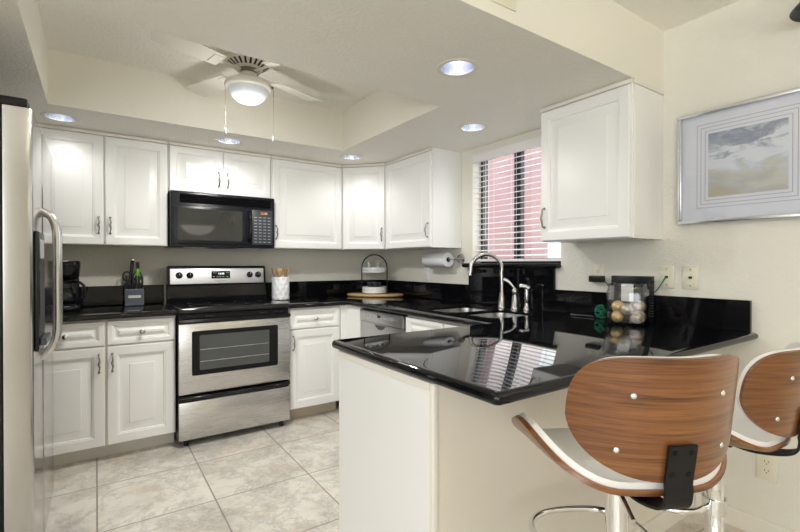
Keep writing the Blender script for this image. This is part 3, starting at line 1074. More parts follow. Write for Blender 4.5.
# bowed black drawer handle
N = 24
rows = []
bm = nb()
for i in range(N + 1):
    s = i / N
    x = 0.004 + (SWd - 0.008) * s
    bow = 1 - (2 * s - 1) ** 4
    zc = 0.331 - 0.006 * bow
    y = -0.034 - 0.026 * (1 - (2 * s - 1) ** 6)
    hz = 0.0135
    rows.append([bm.verts.new((x, y + dy, zc + dz)) for dy, dz in ((0.016, -hz), (-0.004, -hz * 0.9), (-0.011, -hz * 0.2), (-0.009, hz * 0.55), (0.0, hz), (0.016, hz))])
for a, b in zip(rows, rows[1:]):
    bridge(bm, a, b)
bm.faces.new(rows[0])
bm.faces.new(rows[-1])
obj('drawer_handle', bm, 'black_gloss', st, 50)
for x, y in ((0.05, 0.02), (SWd - 0.05, 0.02), (0.05, 0.6), (SWd - 0.05, 0.6)):
    obj('foot', cyl(nb(), (x, y, 0.0), (x, y, 0.045), 0.016, 0.014, 14), 'black_satin', st, 40)

# ------------------------------------------------------------------ microwave
MY = 3.603
mw = thing('microwave', 'black over-the-range microwave under the short wall cabinet', 'microwave', (SX0 + 0.002, MY, 1.348))
MWd, MH = 0.764, 0.410
obj('body', bxm(0, MWd, 0.012, YB - MY - 0.004, 0, MH, bev=0.004), 'black_satin', mw, 40)
fr = obj('front_frame', bxm(0, MWd, -0.010, 0.0115, 0, MH, bev=0.008, seg=3), 'navy_black', mw, 40)
gv = nb()
for k in range(5):
    z = 0.330 + k * 0.0135
    a = [(-0.0105, z), (-0.020, z - 0.002), (-0.021, z + 0.002), (-0.0105, z + 0.009)]
    prism_x(gv, a, 0.06, MWd - 0.035)
obj('vent_grille', gv, 'black_gloss', mw)
dr = obj('door', bxm(0.012, 0.545, -0.026, -0.0102, 0.024, 0.306, bev=0.006, seg=3), 'navy_black', mw, 40)
obj('door_window', plate_xz(rrect2(0.042, 0.500, 0.050, 0.284, 0.014, 4), -0.0285, -0.0263), 'mw_window', dr)
bm = nb()
pts = smooth_path([(0.556, -0.018, 0.060), (0.556, -0.045, 0.072), (0.556, -0.056, 0.120), (0.556, -0.058, 0.170), (0.556, -0.056, 0.220), (0.556, -0.045, 0.268), (0.556, -0.018, 0.280)], 5)
tube(bm, pts, 0.0135, 12)
obj('door_handle', bm, 'black_gloss', mw, 60)
kp = obj('control_panel', bxm(0.580, 0.742, -0.020, -0.0102, 0.028, 0.304, bev=0.003), 'charcoal', mw, 40)
text_mesh('clock_digits', '12:08', 0.026, 'display_amber', kp, Matrix.Translation((0.672, -0.0204, 0.278)) @ Matrix.Rotation(PI / 2, 4, 'X'), 0.0002)
bm = nb()
for r in range(9):
    for c in range(4):
        x = 0.606 + c * 0.036
        z = 0.245 - r * 0.0245
        box(bm, x - 0.011, x + 0.011, -0.0207, -0.0201, z - 0.003, z + 0.003)
obj('keypad_marks', bm, 'grey_mark', kp)
for x in (0.10, 0.50):
    obj('grease_filter', bxm(x, x + 0.17, 0.08, 0.24, -0.004, -0.0002), 'nickel', mw)

# ------------------------------------------------------------------ fridge
FX = -0.185
fg = thing('fridge', 'tall stainless side-by-side fridge on the left with black cabinet', 'fridge', (FX, 2.035, 0), 0)
FWd, FH = 0.915, 1.775
obj('body', bxm(-0.765, -0.082, 0.004, FWd - 0.004, 0.02, FH, bev=0.004), 'black_matte', fg, 40)
obj('hinge_cover', bxm(-0.30, -0.012, 0.006, 0.10, FH + 0.001, FH + 0.034, bev=0.008), 'black_satin', fg, 40)
obj('hinge_cover', bxm(-0.30, -0.012, FWd - 0.10, FWd - 0.006, FH + 0.001, FH + 0.034, bev=0.008), 'black_satin', fg, 40)
def fridge_door(y0, y1):
    bm = nb()
    prof = [(-0.080, y0), (-0.080, y1), (-0.020, y1), (-0.008, y1 - 0.004), (-0.001, y1 - 0.016), (0.0, y1 - 0.03), (0.0, y0 + 0.03), (-0.001, y0 + 0.016), (-0.008, y0 + 0.004), (-0.020, y0)]
    a = [bm.verts.new((x, y, 0.065)) for x, y in prof]
    b = [bm.verts.new((x, y, FH - 0.002)) for x, y in prof]
    bridge(bm, a, b)
    bm.faces.new(a)
    bm.faces.new(b)
    return bm
d1 = obj('freezer_door', fridge_door(0.0, 0.352), 'steel_front', fg, 35)
d2 = obj('fridge_door', fridge_door(0.360, FWd), 'steel_front', fg, 35)
for dd, y in ((d1, 0.305), (d2, 0.407)):
    pts = smooth_path([(-0.001, y, 0.835), (0.030, y, 0.875), (0.046, y, 0.925), (0.050, y, 1.00), (0.050, y, 1.15), (0.050, y, 1.30), (0.046, y, 1.375), (0.030, y, 1.42), (-0.001, y, 1.445)], 6)
    obj('handle', tube(nb(), pts, 0.0145, 14), 'steel_v', dd, 60)
disp = obj('dispenser', bxm(0.0005, 0.014, 0.030, 0.250, 0.905, 1.345, bev=0.006), 'navy_black', d1, 40)
obj('dispenser_recess', bxm(0.0145, 0.0155, 0.050, 0.230, 0.965, 1.200), 'dark_slot', disp)
obj('dispenser_buttons', bxm(0.0145, 0.016, 0.070, 0.210, 1.245, 1.315), 'label_silver', disp)
obj('dispenser_tray', bxm(0.0145, 0.034, 0.045, 0.235, 0.925, 0.950, bev=0.004), 'charcoal', disp)
obj('toe_grille', bxm(-0.06, -0.03, 0.01, FWd - 0.01, 0.012, 0.062), 'black_satin', fg)
for x, y in ((-0.12, 0.06), (-0.12, FWd - 0.06), (-0.70, 0.06), (-0.70, FWd - 0.06)):
    obj('foot', cyl(nb(), (x, y, 0), (x, y, 0.02), 0.02, None, 14), 'black_satin', fg)

# ------------------------------------------------------------------ recessed lights
CAN_LABELS = ['recessed ceiling light above the cabinets beside the fridge', 'recessed ceiling light in front of the cabinet over the microwave',
              'recessed ceiling light in front of the angled corner cabinet', 'recessed ceiling light in front of the window blind',
              'recessed ceiling light nearest the soffit face', 'added unseen recessed light brightening the floor in front of the fridge']
can0 = thing('recessed_light', CAN_LABELS[0], 'ceiling light', (CANS[0][0], CANS[0][1], ZS), 0, 'recessed ceiling lights')
obj('trim_ring', lathe(nb(), [(0.0745, -0.0005), (0.0745, -0.003), (0.082, -0.005), (0.096, -0.004), (0.098, -0.0008), (0.0745, -0.0005)], (0, 0, 0), 40), 'fan_white', can0, 40)
obj('reflector', lathe(nb(), [(0.0742, -0.002), (0.070, 0.03), (0.060, 0.075), (0.050, 0.105)], (0, 0, 0), 40), 'reflector', can0, 60)
obj('bulb', lathe(nb(), [(0.0, 0.066), (0.025, 0.069), (0.040, 0.080), (0.046, 0.096), (0.046, 0.104)], (0, 0, 0), 28), 'bulb', can0, 60)
obj('housing', lathe(nb(), [(0.0755, 0.0005), (0.0755, 0.12), (0, 0.12)], (0, 0, 0), 28), 'black_matte', can0)
for i, (x, y) in enumerate(CANS):
    c = can0 if i == 0 else copy_tree(can0, (x, y, ZS), None, CAN_LABELS[i])
    light('can_lamp', 'SPOT', (0, 0, 0.020), (6.5, 4.0, 2.6, 5.0, 5.0, 5.0)[i], (1.0, 0.985, 0.96), (0, 0, 0), c, spot_size=math.radians(150), spot_blend=1.0, shadow_soft_size=0.045)

# ------------------------------------------------------------------ ceiling fan in the tray
fn = thing('ceiling_fan', 'white hugger ceiling fan with opal bowl light in the ceiling tray', 'ceiling fan', (0.725, 2.60, ZC))
obj('canopy', lathe(nb(), [(0, -0.001), (0.085, -0.001), (0.105, -0.012), (0.128, -0.040), (0.132, -0.056), (0.127, -0.066), (0.064, -0.107), (0.058, -0.109), (0, -0.109)], (0, 0, 0), 48), 'fan_white', fn, 40)
bm = nb()
for k in range(22):
    a = 2 * PI * k / 22
    m4 = Matrix.Rotation(a, 4, 'Z') @ Matrix.Translation((0.0955, 0, -0.0862)) @ Matrix.Rotation(math.radians(-33), 4, 'Y')
    b2 = bxm(-0.020, 0.020, -0.0058, 0.0058, -0.0014, 0.0014)
    xform(b2, m4)
    me_ = bpy.data.meshes.new('tmp')
    b2.to_mesh(me_)
    b2.free()
    bm.from_mesh(me_)
    bpy.data.meshes.remove(me_)
obj('vent_slots', bm, 'dark_slot', fn)
obj('motor', lathe(nb(), [(0, -0.1095), (0.062, -0.1095), (0.064, -0.118), (0.050, -0.126), (0, -0.126)], (0, 0, 0), 36), 'pewter', fn, 40)
obj('neck', lathe(nb(), [(0, -0.127), (0.046, -0.127), (0.046, -0.163), (0, -0.163)], (0, 0, 0), 32), 'fan_white', fn, 40)
lk = obj('light_kit', lathe(nb(), [(0, -0.164), (0.060, -0.164), (0.100, -0.172), (0.127, -0.186), (0.131, -0.200), (0.126, -0.212), (0.112, -0.222), (0, -0.222)], (0, 0, 0), 48), 'fan_white', fn, 40)
obj('shade', lathe(nb(), [(0.110, -0.2225), (0.106, -0.240), (0.090, -0.264), (0.066, -0.283), (0.036, -0.294), (0, -0.298)], (0, 0, 0), 48), 'opal', lk, 60)
light('fan_fill', 'AREA', (0, 0, -0.302), 19, (1.0, 0.985, 0.95), (0, 0, 0), lk, shape='DISK', size=0.13)  # fill added under the fan bowl to brighten counters and floor
light('tray_fill', 'POINT', (0, 0, -0.42), 4.5, (1.0, 0.985, 0.95), (0, 0, 0), lk, shadow_soft_size=0.06)  # added fill that lightens the sides of the tray
for (dx, dy), L_ in (((-0.105, 0.055), 0.235), ((0.112, -0.068), 0.275)):
    bm = nb()
    cyl(bm, (dx, dy, -0.205), (dx * 1.06, dy * 1.06, -0.205), 0.007, None, 10)
    for k in range(int(L_ / 0.0065)):
        sphere(bm, (dx * 1.08, dy * 1.08, -0.208 - k * 0.0065), 0.0015, 6, 4)
    tube(bm, [(dx * 1.08, dy * 1.08, -0.205), (dx * 1.08, dy * 1.08, -0.205 - L_)], 0.0008, 5)
    pc = obj('pull_chain', bm, 'chain', lk, 60)
    obj('pull_weight', lathe(nb(), [(0, 0), (0.006, -0.002), (0.007, -0.022), (0.004, -0.028), (0, -0.028)], (dx * 1.08, dy * 1.08, -0.208 - L_), 12), 'white_plastic', pc, 40)
for k in range(4):
    a = math.radians(22 + 90 * k)
    bm = nb()
    # blade outline, pitched
    out = []
    for i in range(17):
        s = i / 16
        x = 0.175 + 0.365 * s
        wv = 0.052 + 0.016 * s
        if s > 0.9:
            wv *= math.sqrt(max(0.0, 1 - ((s - 0.9) / 0.1) ** 2)) * 0.85 + 0.15
        out.append((x, wv))
    up = [bm.verts.new((x, w_, 0.0025)) for x, w_ in out] + [bm.verts.new((x, -w_, 0.0025)) for x, w_ in reversed(out)]
    dn = [bm.verts.new((v.co.x, v.co.y, -0.0025)) for v in up]
    bridge(bm, up, dn)
    bm.faces.new(up)
    bm.faces.new(dn)
    m4 = Matrix.Rotation(a, 4, 'Z') @ Matrix.Translation((0, 0, -0.118)) @ Matrix.Rotation(math.radians(11), 4, 'X')
    bd = obj('blade', xform(bm, m4), 'fan_white', fn)
    bm = nb()
    box(bm, 0.058, 0.20, -0.014, 0.014, -0.007, -0.003, bev=0.001)
    box(bm, 0.18, 0.235, -0.036, 0.036, -0.0065, -0.0028, bev=0.001)
    obj('blade_iron', xform(bm, m4), 'fan_white', bd)

# ------------------------------------------------------------------ register on the soffit face
rg = thing('wall_register', 'cream thermostat plate high on the soffit face', 'wall plate', (1.225, YF, 2.236))
obj('plate', bxm(-0.09, 0.088, -0.006, -0.0005, -0.06, 0.06, bev=0.002), 'cream_plastic', rg, 40)
obj('toggle', bxm(0.043, 0.053, -0.016, -0.0063, -0.028, -0.006, bev=0.002), 'dark_slot', rg)

# ------------------------------------------------------------------ wall lamp (top right)
wl = thing('wall_lamp', 'dark bronze dome wall lamp high above the picture', 'wall lamp', (XW, 0.462, 2.205))
obj('backplate', cyl(nb(), (-0.0005, 0, 0.13), (-0.018, 0, 0.13), 0.05, 0.045, 24), 'dark_shade', wl, 40)
obj('arm', tube(nb(), smooth_path([(-0.016, 0, 0.13), (-0.07, 0, 0.155), (-0.13, 0, 0.150), (-0.155, 0, 0.105), (-0.155, 0, 0.075)], 5), 0.007, 10), 'dark_shade', wl, 60)
obj('shade', lathe(nb(), [(0.0, 0.088), (0.018, 0.086), (0.030, 0.078), (0.066, 0.062), (0.100, 0.038), (0.128, 0.004), (0.130, 0.0), (0.126, 0.001), (0.098, 0.034), (0.064, 0.057), (0.0, 0.074)], (-0.155, 0, 0), 40), 'dark_shade', wl, 50)
obj('bulb', sphere(nb(), (-0.155, 0, 0.035), 0.026), 'opal', wl, 60)

# ------------------------------------------------------------------ framed picture
pc = thing('framed_picture', 'silver framed cloudscape painting in a wide white mat on the right wall', 'picture', (XW - 0.002, 0.783, 1.693))
pw, ph = 0.283, 0.272
bm = nb()
f_ = 0.018
for y0, y1, z0, z1 in ((-pw, pw, ph - f_, ph), (-pw, pw, -ph, -ph + f_), (-pw, -pw + f_, -ph + f_, ph - f_), (pw - f_, pw, -ph + f_, ph - f_)):
    box(bm, -0.030, 0, y0, y1, z0, z1, bev=0.003)
obj('frame', bm, 'silver_frame', pc, 40)
obj('mat_board', bxm(-0.012, -0.004, -pw + f_, pw - f_, -ph + f_, ph - f_), 'mat', pc)
aw0, aw1, az0, az1 = -0.150, 0.151, -0.148, 0.158
art = obj('painting', bxm(-0.0135, -0.0122, aw0, aw1, 0, az1 - az0), 'painting', pc, None, (0, 0, az0))
bm = nb()
for dd in (0.014, 0.032, 0.049):
    y0, y1, z0, z1 = aw0 - dd, aw1 + dd, az0 - dd, az1 + dd
    g = 0.0010
    for a in ((y0 - g, y1 + g, z0 - g, z0 + g), (y0 - g, y1 + g, z1 - g, z1 + g), (y0 - g, y0 + g, z0, z1), (y1 - g, y1 + g, z0, z1)):
        box(bm, -0.0126, -0.0121, *a)
obj('mat_rules', bm, 'mat_line', pc)
obj('glass', bxm(-0.0205, -0.0185, -pw + f_, pw - f_, -ph + f_, ph - f_), 'pic_glass', pc)

# ------------------------------------------------------------------ wall plates and outlets on the right wall
def plate(label, y, z, kind, mat='cream_plastic', w=0.036, h=0.058):
    t = thing('outlet' if kind == 'outlet' else 'wall_plate', label, 'outlet' if kind == 'outlet' else 'wall plate', (XW, y, z))
    obj('cover', bxm(-0.007, -0.0005, -w, w, -h, h, bev=0.003), mat, t, 40)
    if kind == 'outlet':
        for s in (-1, 1):
            so = obj('socket', plate_yz(rrect2(-0.017, 0.017, s * 0.0195 - 0.0145, s * 0.0195 + 0.0145, 0.008, 4), -0.0085, -0.0071), mat, t)
            bm = nb()
            for y0 in (-0.0075, 0.0055):
                box(bm, -0.0091, -0.0086, y0, y0 + 0.002, s * 0.0195 - 0.002, s * 0.0195 + 0.007)
            box(bm, -0.0091, -0.0086, -0.002, 0.002, s * 0.0195 - 0.010, s * 0.0195 - 0.006)
            obj('slots', bm, 'dark_slot', so)
    else:
        bm = nb()
        for s in (-1, 1):
            lathe_pts = [(0, 0.0), (0.0035, 0.0), (0.003, 0.0015), (0, 0.0018)]
            b2 = lathe(nb(), [(r, -0.007 - hh) for r, hh in lathe_pts], (0, 0, s * 0.041), 10, 'x')
            me_ = bpy.data.meshes.new('tmp'); b2.to_mesh(me_); b2.free(); bm.from_mesh(me_); bpy.data.meshes.remove(me_)
        obj('screws', bm, 'pewter_light', t, 40)
        obj('jack', bxm(-0.010, -0.0072, -0.008, 0.008, -0.006, 0.006, bev=0.001), 'dark_slot', t)
    return t
def plate_yz(P, x0, x1):
    bm = nb()
    a = [bm.verts.new((x0, y, z)) for y, z in P]
    b = [bm.verts.new((x1, y, z)) for y, z in P]
    bridge(bm, a, b)
    bm.faces.new(a)
    bm.faces.new(b)
    return bm
plate('cream wall plate with a green cable plugged into it', 1.127, 1.155, 'jack')
plate('cream wall plate with an empty jack below the picture', 1.014, 1.155, 'jack')
plate('cream outlet above the upstand feeding the black power adapter', 1.508, 1.160, 'outlet')
plate('cream double outlet low on the wall behind the stools', 0.705, 0.325, 'outlet', 'cream_plastic', 0.038, 0.062)
plate('small white outlet on the wall under the paper towel roll', 3.165, 1.140, 'outlet', 'white_plastic')

t = thing('power_adapter', 'black power adapter plugged into the outlet left of the glass jar', 'power adapter', (XW - 0.0095, 1.505, 1.138))
obj('body', bxm(-0.040, 0, -0.046, 0.040, -0.022, 0.016, bev=0.006), 'black_satin', t, 40)
obj('cable', tube(nb(), smooth_path([(-0.03, -0.045, -0.012), (-0.034, -0.075, -0.03), (-0.036, -0.095, -0.09), (-0.045, -0.095, -0.16), (-0.052, -0.085, -0.218)], 6), 0.0022, 6), 'black_satin', t, 60)

# modem / router box standing against the wall behind the jar
t = thing('modem', 'flat black modem standing upright behind the glass jar', 'modem', (2.405, 1.283, CT))
obj('case', bxm(-0.024, 0.024, -0.108, 0.105, 0.001, 0.243, bev=0.004), 'navy_black', t, 40)
obj('label', bxm(-0.0250, -0.0242, -0.022, 0.045, 0.105, 0.200), 'white_plastic', t)
bm = nb()
for k in range(14):
    box(bm, -0.018, 0.018, -0.1092, -0.1082, 0.03 + k * 0.014, 0.036 + k * 0.014)
obj('vents', bm, 'dark_slot', t)
t = obj('cable', tube(nb(), smooth_path([(XW - 0.0105, 1.127, 1.155), (XW - 0.022, 1.130, 1.145), (XW - 0.034, 1.140, 1.118), (XW - 0.042, 1.155, 1.090), (XW - 0.045, 1.168, 1.075)], 6), 0.0028, 8), 'green_cable', None, 60)
tag(t, 'thin green cable hanging from the wall plate to the modem', 'cable')
# bundle of green cable on the counter left of the jar
rnd = random.Random(3)
pts = []
for k in range(46):
    a = k * 0.83
    r = 0.022 + 0.012 * rnd.random()
    pts.append((2.345 + r * math.cos(a) * 0.8 + 0.006 * rnd.random(), 1.425 + r * math.sin(a) + 0.004 * rnd.random(), CT + 0.006 + 0.075 * (0.5 + 0.5 * math.sin(a * 0.73 + 0.6)) * (0.5 + 0.5 * rnd.random())))
t = obj('cable_bundle', tube(nb(), smooth_path(pts, 4), 0.0028, 6), 'green_cable', None, 60)
tag(t, 'tangled bundle of green cable lying on the worktop left of the jar', 'cable')
t = obj('cable', tube(nb(), smooth_path([(2.35, 1.47, CT + 0.006), (2.36, 1.53, CT + 0.006), (2.33, 1.585, CT + 0.006), (2.36, 1.625, CT + 0.006), (2.34, 1.56, CT + 0.007), (2.37, 1.50, CT + 0.007)], 6), 0.004, 8), 'charcoal', None, 60)
tag(t, 'dark grey coiled cable lying flat beside the green cable bundle', 'cable')

# ------------------------------------------------------------------ glass jar with balls
JX, JY = 2.256, 1.222
jr = thing('glass_jar', 'square clear glass jar full of metallic balls on the peninsula', 'jar', (JX, JY, CT), math.radians(17))
bm = nb()
rows = []
def jl(hw, z, r):
    return [bm.verts.new((x, y, z)) for x, y in rrect2(-hw * 0.92, hw * 0.92, -hw * 0.92, hw * 0.92, r, 5)]
seq = [(0.082, 0.001, 0.018), (0.091, 0.002, 0.022), (0.096, 0.010, 0.024), (0.096, 0.165, 0.024), (0.093, 0.178, 0.028), (0.088, 0.184, 0.034), (0.089, 0.198, 0.036), (0.093, 0.204, 0.036), (0.089, 0.208, 0.036),
       (0.0835, 0.202, 0.034), (0.0835, 0.184, 0.034), (0.088, 0.174, 0.026), (0.0905, 0.162, 0.020), (0.0905, 0.016, 0.018), (0.082, 0.010, 0.016)]
rows = [jl(*s) for s in seq]
for a, b in zip(rows, rows[1:]):
    bridge(bm, a, b)
bm.faces.new(rows[0])
bm.faces.new(rows[-1])
obj('glass', bm, 'jar_glass', jr, 50)
cr, sr = math.cos(math.radians(17)), math.sin(math.radians(17))
balls = [(-0.050, -0.050, 0.034, 0.034, 'ball_brown', 'bronze mottled ball at the bottom right front of the glass jar'), (0.022, -0.052, 0.031, 0.031, 'ball_silver', 'champagne metallic ball at the bottom right behind the bronze one in the jar'),
         (0.052, 0.012, 0.030, 0.030, 'ball_gold', 'gold ball at the bottom back of the glass jar'), (-0.045, 0.030, 0.032, 0.032, 'ball_gold', 'gold ball at the bottom left of the glass jar'),
         (0.010, 0.050, 0.030, 0.030, 'ball_silver', 'champagne metallic ball at the bottom left behind the gold one in the jar'),
         (-0.052, -0.010, 0.085, 0.031, 'ball_silver', 'champagne metallic ball on top at the middle front of the glass jar'), (-0.002, -0.022, 0.078, 0.030, 'ball_brown', 'bronze mottled ball wedged in the middle of the glass jar'),
         (0.048, -0.040, 0.083, 0.033, 'ball_brown', 'large bronze mottled ball on top at the right of the glass jar'), (-0.020, 0.038, 0.090, 0.033, 'ball_gold', 'gold ball on top at the left of the glass jar'), (0.050, 0.030, 0.085, 0.030, 'ball_gold', 'gold ball on top at the back of the glass jar')]
bp = [Vector((x * 1.1, y * 1.1, z)) for x, y, z, *_ in balls]
brad = [b[3] * 0.92 for b in balls]
for _ in range(400):
    for i in range(len(bp)):
        for j in range(i):
            dv = bp[i] - bp[j]
            ov = brad[i] + brad[j] + 0.0006 - dv.length
            if ov > 0:
                dv = dv.normalized() * (ov / 2)
                bp[i] += dv
                bp[j] -= dv
    for i in range(len(bp)):
        lim = 0.0815 - brad[i]
        bp[i].x = max(-lim, min(lim, bp[i].x))
        bp[i].y = max(-lim, min(lim, bp[i].y))
        bp[i].z = max(brad[i] + 0.001, bp[i].z - 0.0001)
for (x, y, z, r, m_, lab), q_, r in zip(balls, bp, brad):
    x, y, z = q_
    o = obj('decorative_ball', sphere(nb(), (0, 0, 0), r, 24, 16), m_, None, 60, (JX + x * cr - y * sr, JY + x * sr + y * cr, CT + 0.010 + z))
    tag(o, lab, 'decorative ball', 'metallic balls in the jar')

# ------------------------------------------------------------------ paper towels
pt = thing('paper_towel_holder', 'nickel wall bracket holding the paper towel roll under the cabinet', 'paper towel holder', (XW, 2.712, 1.262))
obj('wall_disc', cyl(nb(), (-0.0005, 0, 0), (-0.012, 0, 0), 0.043, 0.038, 28), 'nickel', pt, 40)
obj('rod', tube(nb(), smooth_path([(-0.010, 0, 0), (-0.06, 0.0, 0), (-0.088, 0.006, 0), (-0.096, 0.03, 0), (-0.096, 0.08, 0), (-0.096, 0.36, 0)], 5), 0.006, 10), 'nickel', pt, 60)
pr = thing('paper_towel_roll', 'white paper towel roll on the bracket under the right wall cabinet', 'paper towels', (XW - 0.096, 2.760, 1.256))
bm = nb()
lathe(bm, [(0.021, 0), (0.058, 0), (0.060, -0.003), (0.060, -0.277), (0.058, -0.28), (0.021, -0.28), (0.021, 0)], (0, 0, 0), 40, 'y')
obj('roll', bm, 'paper', pr, 40)
obj('core', lathe(nb(), [(0.0205, 0.0005), (0.0205, -0.2805), (0.018, -0.2805), (0.018, 0.0005), (0.0205, 0.0005)], (0, 0, 0), 28, 'y'), 'card', pr, 40)

# ------------------------------------------------------------------ round board and tiered stand in the corner
BX, BY_ = 2.200, 3.640
rb = thing('serving_board', 'oval pale wooden serving board in the worktop corner', 'serving board', (BX, BY_, CT))
obj('board', lathe(nb(), [(0, 0.0005), (0.250, 0.0005), (0.258, 0.006), (0.260, 0.013), (0.256, 0.020), (0.247, 0.023), (0, 0.023)], (0, 0, 0), 64), 'bamboo', rb, 40)
rb.rotation_euler = (0, 0, -PI / 4)
rb.scale = (1.06, 0.66, 1)
sz0 = CT + 0.024
SDX, SDY = BX - 0.004, BY_ + 0.004
sd = thing('tiered_stand', 'two-tier white tray stand with black wire arch on the oval board', 'tiered stand', (SDX, SDY, sz0), -PI / 4)
def dish(z, h, r=0.116):
    return lathe(nb(), [(0, z), (r - 0.008, z), (r, z + 0.006), (r, z + h), (r - 0.005, z + h), (r - 0.006, z + 0.010), (0, z + 0.010)], (0, 0, 0), 48)
obj('lower_tray', dish(0.004, 0.062), 'ceramic', sd, 40)
ut = obj('upper_tray', dish(0.196, 0.052), 'ceramic', sd, 40)
pts = [(-0.124, 0, 0.0), (-0.124, 0, 0.15), (-0.124, 0, 0.240)] + [(-0.124 * math.cos(PI * k / 12), 0, 0.246 + 0.124 * math.sin(PI * k / 12)) for k in range(0, 13)] + [(0.124, 0, 0.240), (0.124, 0, 0.15), (0.124, 0, 0.0)]
obj('wire_arch', tube(nb(), pts, 0.0058, 8), 'black_matte', sd, 60)
bm = nb()
for k, (a, h) in enumerate([(-0.56, 0.020), (-0.46, 0.012), (-0.37, 0.024), (-0.29, 0.013), (-0.21, 0.021), (-0.12, 0.012), (-0.02, 0.024), (0.07, 0.014), (0.16, 0.012), (0.25, 0.022), (0.34, 0.013), (0.43, 0.020), (0.52, 0.012)]):
    an = -PI / 2 + a
    m4 = Matrix.Translation((0.1163 * math.cos(an), 0.1163 * math.sin(an), 0.222)) @ Matrix.Rotation(an + PI / 2, 4, 'Z')
    b2 = xform(bxm(-0.002, 0.002, -0.0006, 0.0006, -h / 2, h / 2), m4)
    me_ = bpy.data.meshes.new('tmp'); b2.to_mesh(me_); b2.free(); bm.from_mesh(me_); bpy.data.meshes.remove(me_)
obj('lettering', bm, 'grey_mark', ut)
# glasses on the upper tray
def tumbler(x, y, label):
    ca_, sa_ = math.cos(-PI / 4), math.sin(-PI / 4)
    px_, py_ = SDX + x * ca_ - y * sa_, SDY + x * sa_ + y * ca_
    t = obj('glass_mug', lathe(nb(), [(0, 0.0), (0.030, 0.0), (0.034, 0.004), (0.038, 0.092), (0.0355, 0.092), (0.0315, 0.010), (0, 0.008)], (0, 0, 0), 28), 'jar_glass', None, 40, (px_, py_, sz0 + 0.2065))
    tag(t, label, 'glass', 'clear glasses on the tiered stand')
tumbler(-0.052, -0.02, 'clear glass on the left of the upper tray')
tumbler(0.035, -0.02, 'clear glass on the right of the upper tray')
# coffee pods on the lower tray
rnd = random.Random(5)
k = 0
spots = [(0.068 * math.cos(2 * PI * i / 6), 0.068 * math.sin(2 * PI * i / 6), 0.0) for i in range(6)] + [(0, 0, 0.0)] + [(0.045 * math.cos(2 * PI * i / 4 + 0.4), 0.045 * math.sin(2 * PI * i / 4 + 0.4), 0.0455) for i in range(4)]
bm0 = lathe(nb(), [(0, 0), (0.018, 0), (0.0235, 0.040), (0.0265, 0.041), (0.0265, 0.043), (0, 0.044)], (0, 0, 0), 20)
pod0 = None
for x, y, z in spots:
    if pod0 is None:
        o = pod0 = obj('coffee_pod', bm0, 'charcoal', None, 40)
        tag(o, 'small dark coffee pod piled in the lower white tray', 'coffee pod', 'coffee pods in the lower tray')
    else:
        o = pod0.copy()
        COL.objects.link(o)
    ca_, sa_ = math.cos(-PI / 4), math.sin(-PI / 4)
    o.location = (SDX + x * ca_ - y * sa_, SDY + x * sa_ + y * ca_, sz0 + 0.0155 + z)

# ------------------------------------------------------------------ utensil crock
ux, uy = 1.298, 3.700
uc = thing('utensil_crock', 'white patterned crock beside the stove', 'crock', (ux, uy, CT))
obj('crock', lathe(nb(), [(0, 0.001), (0.066, 0.001), (0.072, 0.008), (0.073, 0.19), (0.071, 0.196), (0.066, 0.196), (0.065, 0.012), (0, 0.012)], (0, 0, 0), 56), 'crock', uc, 40)
def utensil(dx, dy, lean_x, lean_y, kind, label):
    base = Vector((ux + dx * 0.35, uy + dy * 0.35, CT + 0.016))
    top = Vector((ux + dx + lean_x, uy + dy + lean_y, CT + 0.272))
    d = (top - base)
    L_ = d.length
    bm = nb()
    if kind == 'spoon':
        lathe(bm, [(0, 0), (0.006, 0.002), (0.0062, L_ * 0.72), (0.009, L_ * 0.76), (0.022, L_ * 0.84), (0.0255, L_ * 0.91), (0.020, L_ * 0.98), (0, L_)], (0, 0, 0), 16)
        for v in bm.verts:
            v.co.y *= 0.45 if v.co.z > L_ * 0.74 else 1.0
    elif kind == 'spatula':
        lathe(bm, [(0, 0), (0.006, 0.002), (0.0062, L_ * 0.66), (0.010, L_ * 0.70), (0.024, L_ * 0.78), (0.027, L_ * 0.985), (0.024, L_), (0, L_)], (0, 0, 0), 16)
        for v in bm.verts:
            v.co.y *= 0.22 if v.co.z > L_ * 0.68 else 1.0
    else:
        lathe(bm, [(0, 0), (0.008, 0.002), (0.0085, L_ * 0.9), (0.007, L_ * 0.985), (0, L_)], (0, 0, 0), 14)
    q = d.to_track_quat('Z', 'Y').to_matrix().to_4x4()
    xform(bm, q)
    o = obj('wooden_utensil', bm, 'spoon', None, 60, base)
    tag(o, label, 'utensil', 'wooden utensils in the crock')
utensil(-0.042, 0.014, -0.028, 0.0, 'spatula', 'wooden spatula leaning left out of the white crock')
utensil(-0.022, -0.032, 0.000, -0.006, 'spoon', 'wooden spoon with round head in the middle of the white crock')
utensil(0.000, 0.036, 0.000, 0.008, 'spoon', 'wooden spoon at the back of the white crock')
utensil(0.020, -0.036, 0.016, 0.0, 'spatula', 'wooden spatula leaning right out of the white crock')
utensil(0.048, 0.000, 0.022, 0.0, 'stick', 'wooden stick handle furthest right in the white crock')

